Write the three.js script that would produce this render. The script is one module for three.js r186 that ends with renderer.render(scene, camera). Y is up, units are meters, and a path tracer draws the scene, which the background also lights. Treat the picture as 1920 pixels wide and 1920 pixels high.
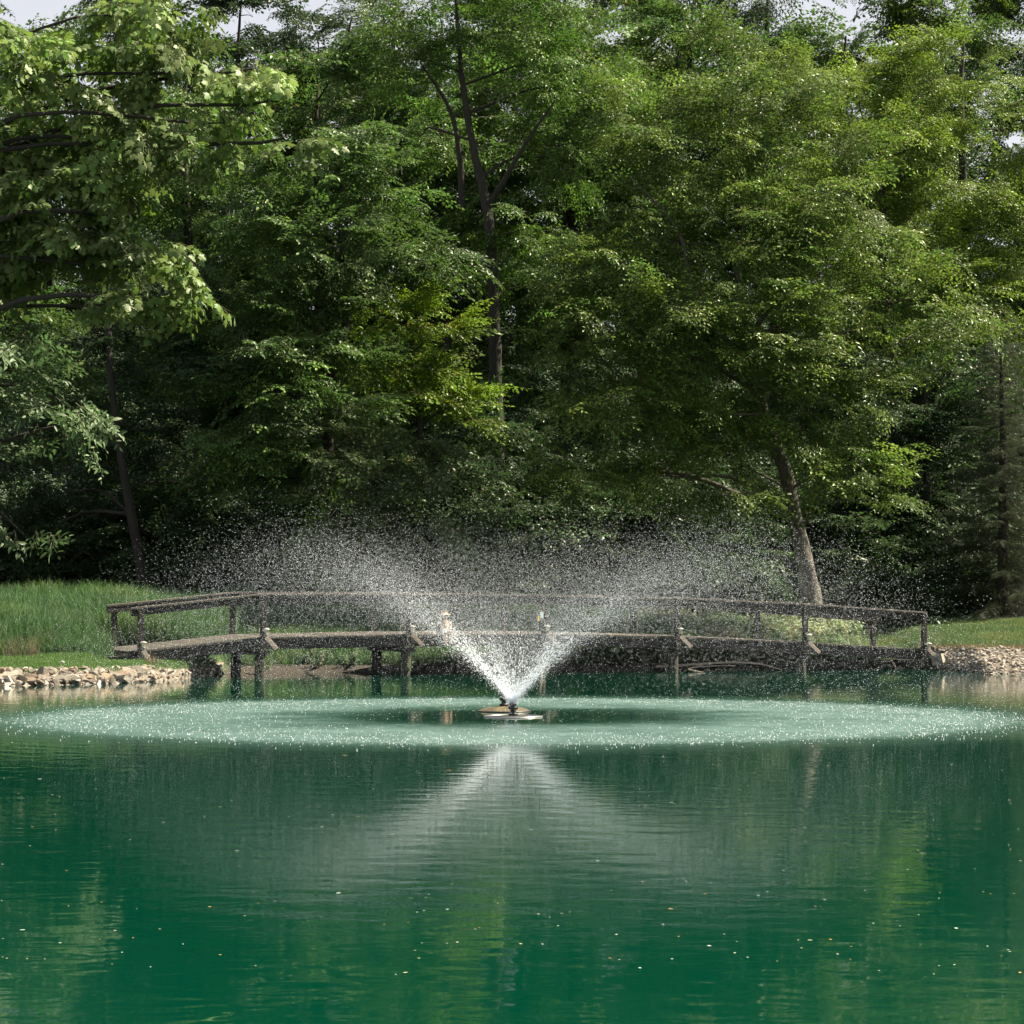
import * as THREE from 'three';
import { mergeGeometries } from 'three/addons/utils/BufferGeometryUtils.js';
import { ConvexGeometry } from 'three/addons/geometries/ConvexGeometry.js';
import { RoundedBoxGeometry } from 'three/addons/geometries/RoundedBoxGeometry.js';
import { MarchingCubes } from 'three/addons/objects/MarchingCubes.js';

// ---------------------------------------------------------------- camera, sky, sun, exposure
const EYE = 1.37, FOCAL = 4500, PITCH = Math.atan(180 / FOCAL);      // eye above the water; focal length in units of a 1920 px frame
const scene = new THREE.Scene();
const camera = new THREE.PerspectiveCamera(2 * Math.atan(960 / FOCAL) * 180 / Math.PI, 1, 0.1, 900);
camera.position.set(0, EYE, 0);
camera.rotation.set(PITCH, 0, 0);
scene.add(camera);

const SUN_AZ = 13 * Math.PI / 180, SUN_EL = 52 * Math.PI / 180;      // high on the right, a little behind the bridge
const sunDir = new THREE.Vector3(Math.cos(SUN_AZ) * Math.cos(SUN_EL), Math.sin(SUN_EL), -Math.sin(SUN_AZ) * Math.cos(SUN_EL));
{
  const w = 512, h = 256, data = new Float32Array(w * h * 4);
  for (let j = 0; j < h; j++) for (let i = 0; i < w; i++) {
    const el = ((j + 0.5) / h - 0.5) * Math.PI, u = (i + 0.5) / w * 2 * Math.PI;
    const up = Math.max(0, Math.sin(el)), t = Math.pow(up, 0.8);
    const wisp = 0.5 + 0.5 * Math.sin(u * 3 + 5 * up + 1.3 * Math.sin(u * 5 + up * 9)) * Math.sin(up * 14 + Math.sin(u * 4) * 1.5);
    const k = 0.07 * wisp * Math.min(1, up * 4);
    const c = [0.98 - 0.86 * t + k, 0.98 - 0.79 * t + k * 0.95, 1.02 - 0.68 * t + k * 0.8];
    data.set([c[0] * 0.30, c[1] * 0.30, c[2] * 0.30, 1], (j * w + i) * 4);
  }
  const sky = new THREE.DataTexture(data, w, h, THREE.RGBAFormat, THREE.FloatType);
  sky.mapping = THREE.EquirectangularReflectionMapping; sky.magFilter = THREE.LinearFilter; sky.wrapS = THREE.RepeatWrapping; sky.needsUpdate = true;
  scene.background = sky; scene.environment = sky;
}
const sun = new THREE.DirectionalLight(new THREE.Color(1, 0.90, 0.70), 5.0);
sun.position.copy(sunDir).multiplyScalar(150).add(new THREE.Vector3(0, 0, -50));
sun.target.position.set(0, 0, -50); scene.add(sun, sun.target);
sun.castShadow = true; sun.shadow.mapSize.set(4096, 4096); sun.shadow.camera.far = 400;
Object.assign(sun.shadow.camera, { left: -60, right: 60, top: 60, bottom: -60 });

const renderer = new THREE.WebGLRenderer({ antialias: true });
renderer.setSize(1024, 1024);
renderer.toneMapping = THREE.LinearToneMapping; renderer.toneMappingExposure = 3.55;
renderer.shadowMap.enabled = true; renderer.shadowMap.type = THREE.PCFSoftShadowMap;

// ---------------------------------------------------------------- helpers
const V = (x, y, z) => new THREE.Vector3(x, y, z);
function rngOf(a) { return () => { a |= 0; a = a + 0x6D2B79F5 | 0; let t = Math.imul(a ^ a >>> 15, 1 | a); t = t + Math.imul(t ^ t >>> 7, 61 | t) ^ t; return ((t ^ t >>> 14) >>> 0) / 4294967296; }; }
const gauss = (r) => Math.sqrt(-2 * Math.log(r() + 1e-9)) * Math.cos(6.28318 * r());
const lerp = (a, b, t) => a + (b - a) * t, clamp = (x, a, b) => Math.min(b, Math.max(a, x)), smooth = (a, b, x) => { const t = clamp((x - a) / (b - a), 0, 1); return t * t * (3 - 2 * t); };
// where a sight line meets a given distance into the scene (used to survey the site)
function at(px, py, depth) {
  const X = (px - 960) / FOCAL, Y = (960 - py) / FOCAL, y = Y * Math.cos(PITCH) + Math.sin(PITCH), z = Y * Math.sin(PITCH) - Math.cos(PITCH), s = depth / -z;
  return V(X * s, EYE + y * s, -depth);
}
const used = new Map();
function numbered(name) { const n = used.get(name) ?? 0; used.set(name, n + 1); return n ? `${name}_${String(n).padStart(3, '0')}` : name; }
function tag(o, label, category, group, kind) { if (label) o.userData.label = label; if (category) o.userData.category = category; if (group) o.userData.group = group; if (kind) o.userData.kind = kind; return o; }
function thing(name, label, category, pos = V(0, 0, 0), group) { const o = new THREE.Group(); o.name = numbered(name); o.position.copy(pos); scene.add(o); return tag(o, label, category, group); }
function part(name, geo, mat, parent) { const m = new THREE.Mesh(geo, mat); m.name = parent === scene ? numbered(name) : name; m.castShadow = m.receiveShadow = true; parent.add(m); return m; }

// value noise in 2D and 3D
function hash(x, y, z = 0) { let n = Math.imul(x, 374761393) + Math.imul(y, 668265263) + Math.imul(z, 2147483647 ^ 0x5bd1e995) | 0; n = Math.imul(n ^ n >>> 13, 1274126177); return ((n ^ n >>> 16) >>> 0) / 4294967296; }
function noise(x, y, wrap = 0) {
  const xi = Math.floor(x), yi = Math.floor(y), fx = x - xi, fy = y - yi, u = fx * fx * (3 - 2 * fx), v = fy * fy * (3 - 2 * fy), m = (a) => wrap ? ((a % wrap) + wrap) % wrap : a;
  return lerp(lerp(hash(m(xi), m(yi)), hash(m(xi + 1), m(yi)), u), lerp(hash(m(xi), m(yi + 1)), hash(m(xi + 1), m(yi + 1)), u), v);
}
const fbm = (x, y, o = 4) => { let s = 0, a = 0.5; for (let i = 0; i < o; i++) { s += a * noise(x, y); x = x * 2.03 + 17; y = y * 2.03 + 31; a *= 0.5; } return s; };
function texture(w, h, f, srgb) {       // f(i, j) -> [r, g, b] in 0..1
  const d = new Uint8Array(w * h * 4);
  for (let j = 0; j < h; j++) for (let i = 0; i < w; i++) { const c = f(i, j); d.set([c[0] * 255, c[1] * 255, c[2] * 255, 255], (j * w + i) * 4); }
  const t = new THREE.DataTexture(d, w, h); t.magFilter = THREE.LinearFilter; t.minFilter = THREE.LinearMipmapLinearFilter; t.generateMipmaps = true; t.wrapS = t.wrapT = THREE.RepeatWrapping;
  if (srgb) t.colorSpace = THREE.SRGBColorSpace; t.needsUpdate = true; return t;
}

// ---------------------------------------------------------------- materials
const grain = (seed, lo, hi) => texture(256, 256, (i, j) => { const g = 0.6 * noise(i / 256 * 8 + seed, j / 256 * 64, 0) + 0.25 * noise(i / 256 * 24, j / 256 * 128 + seed) + 0.15 * noise(i / 256 * 4, j / 256 * 6 + seed); const v = lerp(lo, hi, g); return [v, v, v]; });
const woodGrain = grain(3, 0.35, 1.0), barkTex = texture(256, 256, (i, j) => { const u = i / 256, v = j / 256; const g = 0.55 * noise(u * 20, v * 6, 0) + 0.3 * noise(u * 48, v * 16 + 9) + 0.15 * noise(u * 5, v * 5 + 3); const c = 0.3 + 0.7 * g; return [c, c, c]; });
const M = {};
M.wood = new THREE.MeshStandardMaterial({ color: new THREE.Color().setRGB(0.040, 0.033, 0.029), map: woodGrain, bumpMap: woodGrain, bumpScale: 0.004, roughness: 0.82 });
M.plank = [0, 1, 2, 3].map((i) => new THREE.MeshStandardMaterial({ color: new THREE.Color().setRGB(0.070 + 0.010 * i, 0.061 + 0.009 * i, 0.051 + 0.007 * i), map: woodGrain, bumpMap: woodGrain, bumpScale: 0.004, roughness: 0.8 }));
M.cap = new THREE.MeshStandardMaterial({ color: new THREE.Color().setRGB(0.15, 0.125, 0.105), map: woodGrain, bumpMap: woodGrain, bumpScale: 0.003, roughness: 0.75 });
M.dark = new THREE.MeshStandardMaterial({ color: new THREE.Color().setRGB(0.045, 0.038, 0.033), map: woodGrain, bumpMap: woodGrain, bumpScale: 0.005, roughness: 0.85 });
M.tan = new THREE.MeshStandardMaterial({ color: new THREE.Color().setRGB(0.24, 0.20, 0.16), map: woodGrain, bumpMap: woodGrain, bumpScale: 0.003, roughness: 0.8 });
M.concrete = new THREE.MeshStandardMaterial({ color: new THREE.Color().setRGB(0.34, 0.31, 0.24), map: barkTex, bumpMap: barkTex, bumpScale: 0.004, roughness: 0.9 });
M.bark = new THREE.MeshStandardMaterial({ color: new THREE.Color().setRGB(0.044, 0.037, 0.029), map: barkTex, bumpMap: barkTex, bumpScale: 0.02, roughness: 0.95 });
M.paleBark = new THREE.MeshStandardMaterial({ color: new THREE.Color().setRGB(0.125, 0.110, 0.086), map: barkTex, bumpMap: barkTex, bumpScale: 0.015, roughness: 0.95 });
M.stick = new THREE.MeshStandardMaterial({ color: new THREE.Color().setRGB(0.42, 0.35, 0.27), roughness: 0.9 });
M.leaf = new THREE.MeshPhysicalMaterial({ color: 0xffffff, vertexColors: true, roughness: 1, transmission: 0.42, thickness: 0, clearcoat: 0.55, clearcoatRoughness: 0.38, ior: 1.4, specularIntensity: 0.2, side: THREE.DoubleSide });
M.gloss = new THREE.MeshPhysicalMaterial({ color: 0xffffff, vertexColors: true, roughness: 1, transmission: 0.36, thickness: 0, clearcoat: 0.5, clearcoatRoughness: 0.45, ior: 1.45, specularIntensity: 0.3, side: THREE.DoubleSide });
M.grass = new THREE.MeshPhysicalMaterial({ color: 0xffffff, vertexColors: true, roughness: 1, transmission: 0.4, thickness: 0, clearcoat: 0.3, clearcoatRoughness: 0.5, side: THREE.DoubleSide });
M.drop = new THREE.MeshPhysicalMaterial({ color: new THREE.Color().setRGB(0.90, 0.93, 0.97), roughness: 1, transmission: 0.6, thickness: 0, ior: 1.33 });
M.black = new THREE.MeshStandardMaterial({ color: new THREE.Color().setRGB(0.018, 0.018, 0.02), roughness: 0.45 });
M.rim = new THREE.MeshStandardMaterial({ color: new THREE.Color().setRGB(0.35, 0.35, 0.34), roughness: 0.35, metalness: 0.7 });
M.floatTop = new THREE.MeshStandardMaterial({ color: new THREE.Color().setRGB(0.12, 0.088, 0.04), map: barkTex, roughness: 0.7 });
M.lampMetal = new THREE.MeshStandardMaterial({ color: new THREE.Color().setRGB(0.30, 0.29, 0.27), roughness: 0.5, metalness: 0.3 });
M.lampGlass = new THREE.MeshStandardMaterial({ color: new THREE.Color().setRGB(0.55, 0.50, 0.34), roughness: 0.3 });

// ---------------------------------------------------------------- the land
const SHORE = [[-90, 10], [-40, 22], [-25, 32], [-14, 40], [-10.6, 41.1], [-8.6, 42.5], [-7.33, 43.4], [-6.5, 45.4], [-6.25, 48.2], [-5.95, 50.3], [-4.5, 51], [-2.27, 51.1], [0.46, 51.4], [3.5, 52.6], [5.96, 53.6], [7.7, 54.4], [8.7, 54.5], [9.3, 54.1], [9.55, 52.2], [10.0, 50.4], [11.3, 48.9], [13.6, 45.7], [18, 40], [26, 31], [45, 20], [90, 8]];
function shore(x) { for (let i = 1; i < SHORE.length; i++) if (x <= SHORE[i][0]) { const [a, b] = [SHORE[i - 1], SHORE[i]]; return lerp(a[1], b[1], (x - a[0]) / (b[0] - a[0])); } return 8; }
const curve = (pts, d) => { for (let i = 1; i < pts.length; i++) if (d <= pts[i][0]) return lerp(pts[i - 1][1], pts[i][1], (d - pts[i - 1][0]) / (pts[i][0] - pts[i - 1][0])); const l = pts[pts.length - 1]; return l[1] + (d - l[0]) * 0.2; };
const PROF = { left: [[0, 0], [0.5, 0.14], [1.1, 0.25], [4.3, 0.48], [9.5, 1.12], [16, 1.5]], mid: [[0, 0], [0.25, 0.14], [1, 0.2], [6, 0.95], [10, 1.25]], right: [[0, 0], [0.6, 0.2], [1.7, 0.47], [2.2, 0.55], [8, 0.9], [13, 1.2]] };
function land(x, depth) {
  const d = depth - shore(x);
  let h;
  if (d < 0) h = Math.max(-1.3, d * 0.28);
  else { const l = curve(PROF.left, d), m = curve(PROF.mid, d), r = curve(PROF.right, d), a = smooth(-6.9, -5.9, x), b = smooth(8.7, 9.6, x); h = lerp(lerp(l, m, a), r, b) + (fbm(x * 0.9, depth * 0.9, 3) - 0.45) * 0.12 * smooth(0.3, 3, d); }
  if (x < -4.5 && x > -8.6) h = lerp(h, Math.min(h, 0.33), smooth(-8.5, -7.6, x) * smooth(49.8, 48.6, depth) * smooth(45, 46, depth));
  if (depth < 4) h = Math.max(h, lerp(-1.3, 0.25, smooth(4, 0, depth)));
  return h < 18 ? h : 18 + 8 * (1 - Math.exp((18 - h) / 8));
}
const ground = (x, depth) => V(x, land(x, depth), -depth);
{
  const axis = (stops) => { const out = []; for (let i = 1; i < stops.length; i++) { const [a, b, n] = [stops[i - 1][0], stops[i][0], stops[i][1]]; for (let k = 0; k < n; k++) out.push(lerp(a, b, k / n)); } out.push(stops[stops.length - 1][0]); return out; };
  const xs = axis([[-160, 0], [-40, 24], [-14, 40], [14, 170], [40, 40], [160, 24]]), ds = axis([[-60, 0], [-2, 12], [6, 10], [38, 16], [66, 160], [110, 30], [320, 30]]);
  const pos = [], col = [], uv = [], idx = [], c = new THREE.Color();
  for (const d of ds) for (const x of xs) {
    const y = land(x, d), s = d - shore(x), n = fbm(x * 1.7, d * 1.7), n2 = fbm(x * 0.35 + 40, d * 0.35);
    pos.push(x, y, -d); uv.push(x, d);
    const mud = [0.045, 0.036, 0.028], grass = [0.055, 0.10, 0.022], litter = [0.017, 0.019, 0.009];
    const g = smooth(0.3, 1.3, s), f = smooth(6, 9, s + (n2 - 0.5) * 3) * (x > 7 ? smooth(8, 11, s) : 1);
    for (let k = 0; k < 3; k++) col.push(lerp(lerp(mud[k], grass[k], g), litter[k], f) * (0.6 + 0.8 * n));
  }
  const W = xs.length;
  for (let j = 0; j + 1 < ds.length; j++) for (let i = 0; i + 1 < W; i++) { const a = j * W + i; idx.push(a, a + 1, a + W, a + 1, a + W + 1, a + W); }
  const g = new THREE.BufferGeometry(); g.setAttribute('position', new THREE.Float32BufferAttribute(pos, 3)); g.setAttribute('color', new THREE.Float32BufferAttribute(col, 3)); g.setAttribute('uv', new THREE.Float32BufferAttribute(uv, 2)); g.setIndex(idx); g.computeVertexNormals();
  const soil = texture(512, 512, (i, j) => { const v = 0.55 + 0.45 * (0.5 * noise(i / 4, j / 4, 128) + 0.3 * noise(i / 16, j / 16, 32) + 0.2 * noise(i / 2, j / 2, 256)); return [v, v, v]; });
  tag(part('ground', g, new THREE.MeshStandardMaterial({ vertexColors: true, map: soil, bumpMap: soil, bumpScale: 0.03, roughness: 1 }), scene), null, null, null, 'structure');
}

// ---------------------------------------------------------------- water
const FX = at(961, 1344, 30.4).x, FD = 30.4;     // the fountain's place
{
  // dyed water with a ring of bubbles where the spray lands: colour and roughness over a 32 m square round the fountain
  const S = 1024, span = 32, foam = (i, j) => {
    const x = (i / S - 0.5) * span, z = (j / S - 0.5) * span, n = fbm(x * 1.4 + 50, z * 1.4 + 50, 4) - 0.47, fine = noise(x * 9 + 400, z * 9 + 400) - 0.5, r = Math.hypot(x, z) + n * 0.9;
    const body = smooth(1.0, 4.1, r) * (1 - 0.66 * smooth(5.6, 6.8, r) - 0.34 * smooth(6.4, 8.2, r));
    return clamp(body * (0.80 + 0.45 * n + 0.25 * fine), 0, 1);
  };
  const map = texture(S, S, (i, j) => { const f = foam(i, j), a = [0.001, 0.0305, 0.0170], b = [0.080, 0.135, 0.125]; return a.map((v, k) => lerp(v, b[k], f)); });
  const rough = texture(S, S, (i, j) => { const f = foam(i, j); const v = lerp(0.035, 0.5, f); return [v, v, v]; });
  for (const t of [map, rough]) { t.wrapS = t.wrapT = THREE.ClampToEdgeWrapping; t.repeat.set(1 / span, 1 / span); t.offset.set(0.5 - FX / span, 0.5 - FD / span); }
  // ripples: long low crests across the view and finer chop, periodic over 12 m
  const N = 1024, T = 12, r = rngOf(5), waves = [];
  for (let k = 0; k < 70; k++) {
    const len = 0.07 * Math.pow(9, Math.pow(r(), 1.2)), dir = Math.PI / 2 + gauss(r) * 0.55, kx = Math.round(Math.cos(dir) * T / len), kz = Math.round(Math.sin(dir) * T / len);
    const slope = 0.00075 * (0.5 + r()) * (len < 0.2 ? 0.9 : 1.15); waves.push([kx, kz, slope, r() * 6.283]);
  }
  const sn = new Float32Array(N); for (let i = 0; i < N; i++) sn[i] = Math.cos(i / N * 2 * Math.PI);
  const norm = texture(N, N, (i, j) => {
    let sx = 0, sz = 0;
    for (const [kx, kz, s, p] of waves) { const c = sn[(((kx * i + kz * j + Math.round(p / 6.283 * N)) % N) + N) % N] * s, l = Math.hypot(kx, kz) || 1; sx += c * kx / l; sz += c * kz / l; }
    return [0.5 - sx * 20, 0.5 - sz * 20, 0.5 + 0.5];          // slopes stored 40 times as steep, undone by normalScale
  });
  norm.repeat.set(1 / T, 1 / T);
  const g = new THREE.PlaneGeometry(170, 76, 40, 20); g.rotateX(-Math.PI / 2); g.translate(0, 0, -24);
  const p = g.attributes.position, uv = g.attributes.uv; for (let i = 0; i < p.count; i++) uv.setXY(i, p.getX(i), -p.getZ(i));
  const m = new THREE.MeshPhysicalMaterial({ map, roughnessMap: rough, roughness: 1, ior: 1.33, normalMap: norm, normalScale: new THREE.Vector2(1 / 40, 1 / 40) });
  tag(part('water', g, m, scene), null, null, null, 'structure');
}
// ---------------------------------------------------------------- shared shape makers
function bar(a, b, w, h, up = V(0, 1, 0), round = 0.006) {              // a squared timber from a to b: w across, h along up
  const d = b.clone().sub(a), L = d.length(), z = d.clone().normalize(), x = up.clone().cross(z).normalize(), y = z.clone().cross(x);
  const g = new RoundedBoxGeometry(w, h, L, 1, Math.min(round, w / 3, h / 3));
  const p = g.attributes.position, n = g.attributes.normal, uv = new Float32Array(p.count * 2);
  const off = (a.x * 7.3 + a.y * 3.1 + a.z * 1.7);
  for (let i = 0; i < p.count; i++) { uv[2 * i] = (Math.abs(n.getY(i)) > 0.6 ? p.getX(i) : p.getY(i)) * 3 + off; uv[2 * i + 1] = (p.getZ(i)) * 0.6 + off; }
  for (let i = 0; i < p.count; i++) { const u = uv[2 * i]; uv[2 * i] = uv[2 * i + 1]; uv[2 * i + 1] = u * 0.5; }
  g.setAttribute('uv', new THREE.BufferAttribute(uv, 2));
  return g.applyMatrix4(new THREE.Matrix4().makeBasis(x, y, z).setPosition(a.clone().add(b).multiplyScalar(0.5)));
}
function limb(points, seg = 8, steps = 6, rough = 0.08, seed = 1) {        // a tapered round branch through [point, radius] pairs
  const c = new THREE.CatmullRomCurve3(points.map((q) => q[0]), false, 'centripetal'), n = (points.length - 1) * steps, r = rngOf(seed), pos = [], uv = [], idx = [];
  let x = null, len = 0, last = null;
  for (let i = 0; i <= n; i++) {
    const t = i / n, P = c.getPoint(t), T = c.getTangent(t), k = Math.min(points.length - 2, Math.floor(t * (points.length - 1))), f = t * (points.length - 1) - k, R = lerp(points[k][1], points[k + 1][1], f);
    if (!x) x = Math.abs(T.y) > 0.9 ? V(1, 0, 0) : V(0, 1, 0);
    x = x.clone().addScaledVector(T, -x.dot(T)).normalize(); const y = T.clone().cross(x);
    if (last) len += P.distanceTo(last); last = P;
    for (let s = 0; s <= seg; s++) { const a = s / seg * 6.28319, q = R * (1 + (s === seg ? 0 : 0) + rough * (noise(Math.cos(a) * 2 + seed, Math.sin(a) * 2 + len * 2.5) - 0.5) * 2); const e = P.clone().addScaledVector(x, Math.cos(a) * q).addScaledVector(y, Math.sin(a) * q); pos.push(e.x, e.y, e.z); uv.push(s / seg * Math.max(1, Math.round(R * 6)), len * 0.7); }
  }
  for (let i = 0; i < n; i++) for (let s = 0; s < seg; s++) { const a = i * (seg + 1) + s; idx.push(a, a + 1, a + seg + 1, a + 1, a + seg + 2, a + seg + 1); }
  const g = new THREE.BufferGeometry(); g.setAttribute('position', new THREE.Float32BufferAttribute(pos, 3)); g.setAttribute('uv', new THREE.Float32BufferAttribute(uv, 2)); g.setIndex(idx); g.computeVertexNormals(); return g;
}
function Maker() {                                             // loose triangles with colours
  const pos = [], col = [], idx = [];
  const o = { pos, col, idx, v(p, c) { pos.push(p.x, p.y, p.z); col.push(c[0], c[1], c[2]); return pos.length / 3 - 1; }, t(a, b, c) { idx.push(a, b, c); },
    build() { const g = new THREE.BufferGeometry(); g.setAttribute('position', new THREE.Float32BufferAttribute(pos, 3)); g.setAttribute('color', new THREE.Float32BufferAttribute(col, 3)); g.setIndex(idx); g.computeVertexNormals(); return g; } };
  return o;
}
function leaf(m, p, d, n, L, W, c, curl = 0.15) {             // an oval leaf folded along its midrib
  const s = d.clone().cross(n).normalize(), q = (t, w, u) => p.clone().addScaledVector(d, t * L).addScaledVector(s, w * W).addScaledVector(n, u * L);
  const a = m.v(q(0, 0, 0), c), e = m.v(q(1, 0, -curl), c), k = m.v(q(0.5, 0, -curl * 0.15), c);
  for (const w of [-1, 1]) { const b1 = m.v(q(0.28, w * 0.42, 0.05), c), b2 = m.v(q(0.64, w * 0.40, 0.0), c); if (w > 0) { m.t(a, b1, k); m.t(b1, b2, k); m.t(b2, e, k); } else { m.t(a, k, b1); m.t(b1, k, b2); m.t(b2, k, e); } }
}
function lobed(m, p, d, n, L, c) {                            // a five-lobed leaf
  const s = d.clone().cross(n).normalize(), rim = [[0, 0], [0.10, 0.42], [0.26, 0.30], [0.50, 0.60], [0.52, 0.24], [0.74, 0.26], [1, 0]];
  const q = (t, w) => p.clone().addScaledVector(d, t * L).addScaledVector(s, w * L).addScaledVector(n, -(t * t * 0.22 + Math.abs(w) * 0.18) * L);
  const k = m.v(q(0.4, 0), c);
  for (const w of [-1, 1]) for (let i = 1; i < rim.length; i++) { const a = m.v(q(rim[i - 1][0], rim[i - 1][1] * w), c), b = m.v(q(rim[i][0], rim[i][1] * w), c); if (w > 0) m.t(k, a, b); else m.t(k, b, a); }
}
function twig(m, a, b, r, c) { const d = b.clone().sub(a).normalize(), x = d.clone().cross(Math.abs(d.y) > 0.8 ? V(1, 0, 0) : V(0, 1, 0)).normalize(), y = d.clone().cross(x), A = [], B = []; for (let i = 0; i < 3; i++) { const w = i * 2.0944, o = x.clone().multiplyScalar(Math.cos(w)).addScaledVector(y, Math.sin(w)); A.push(m.v(a.clone().addScaledVector(o, r), c)); B.push(m.v(b.clone().addScaledVector(o, r * 0.6), c)); } for (let i = 0; i < 3; i++) { const j = (i + 1) % 3; m.t(A[i], A[j], B[i]); m.t(A[j], B[j], B[i]); } }
// a leafy branch end about one metre long, lying along +x with its upper side to +y
function frond(seed, kind) {
  const r = rngOf(seed), m = Maker(), bark = [0.9, 0.55, 0.5], K = { elm: [0.100, 0.5, 6, 5, 1.0], beech: [0.115, 0.56, 5, 6, 1.0], lobed: [0.19, 1, 4, 3, 0.9], big: [0.17, 0.42, 4, 6, 0.9] }[kind], [LL, ratio, sides, per, size] = K;
  const bend = (t, w) => V(t * size, -0.18 * t * t * size + 0.05 * Math.sin(t * 5 + seed), w);
  for (let i = 0; i < 4; i++) twig(m, bend(i / 4, 0), bend((i + 1) / 4, 0), 0.007 * (1.2 - i / 4), bark);
  const tint = () => { const a = 0.78 + 0.5 * r(), y = r() < 0.006 ? [1.9, 1.1, 0.6] : [1, 1, 1]; return [a * y[0] * (0.9 + 0.25 * r()), a * y[1], a * y[2]]; };
  for (let k = 0; k <= sides; k++) for (const w of k === sides ? [0] : [-1, 1]) {
    const t0 = 0.12 + 0.8 * k / sides, a = bend(t0, 0), ang = w * (0.75 + 0.35 * r()), len = (k === sides ? 0.22 : 0.42 * (1 - 0.55 * k / sides) * (0.7 + 0.6 * r())) * size, dir = V(Math.cos(ang), -0.15 + 0.8 * (r() - 0.5), Math.sin(ang)).normalize();
    twig(m, a, a.clone().addScaledVector(dir, len), 0.004, bark);
    const n = Math.max(2, Math.round(per * len / 0.35));
    for (let i = 0; i < n; i++) {
      const f = (i + 0.6) / n, p = a.clone().addScaledVector(dir, len * f); p.y -= 0.06 * f * f;
      const la = ang + (i % 2 ? 1 : -1) * (i === n - 1 ? 0.1 : 0.8 + 0.4 * r()), up = V(gauss(r) * 0.5, 1, gauss(r) * 0.5).normalize(), d = V(Math.cos(la), -0.25 + 0.8 * (r() - 0.5) - (kind === 'lobed' ? 0.55 : 0), Math.sin(la)).normalize();
      up.addScaledVector(d, -up.dot(d)).normalize();
      const L = LL * (0.7 + 0.55 * r());
      if (kind === 'lobed') lobed(m, p.addScaledVector(d, 0.05), d, up, L, tint()); else leaf(m, p, d, up, L, L * ratio, tint());
    }
  }
  return m.build();
}
const FROND = {}; for (const k of ['elm', 'beech', 'lobed', 'big']) FROND[k] = [1, 2, 3, 4].map((s) => frond(s * 11 + k.length, k));
function scatter(name, geo, mat, list, parent, colors) {      // many copies of one shape: [matrix] with a colour each
  const o = new THREE.InstancedMesh(geo, mat, list.length); o.name = parent === scene ? numbered(name) : name; o.castShadow = o.receiveShadow = true;
  list.forEach((q, i) => o.setMatrixAt(i, q)); if (colors) colors.forEach((c, i) => o.setColorAt(i, new THREE.Color().setRGB(c[0], c[1], c[2])));
  parent.add(o); return o;
}
const frame = (p, dir, up, s) => { const x = dir.clone().normalize(), z = x.clone().cross(up).normalize(), y = z.clone().cross(x); return new THREE.Matrix4().makeBasis(x.multiplyScalar(s), y.multiplyScalar(s), z.multiplyScalar(s)).setPosition(p); };

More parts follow.
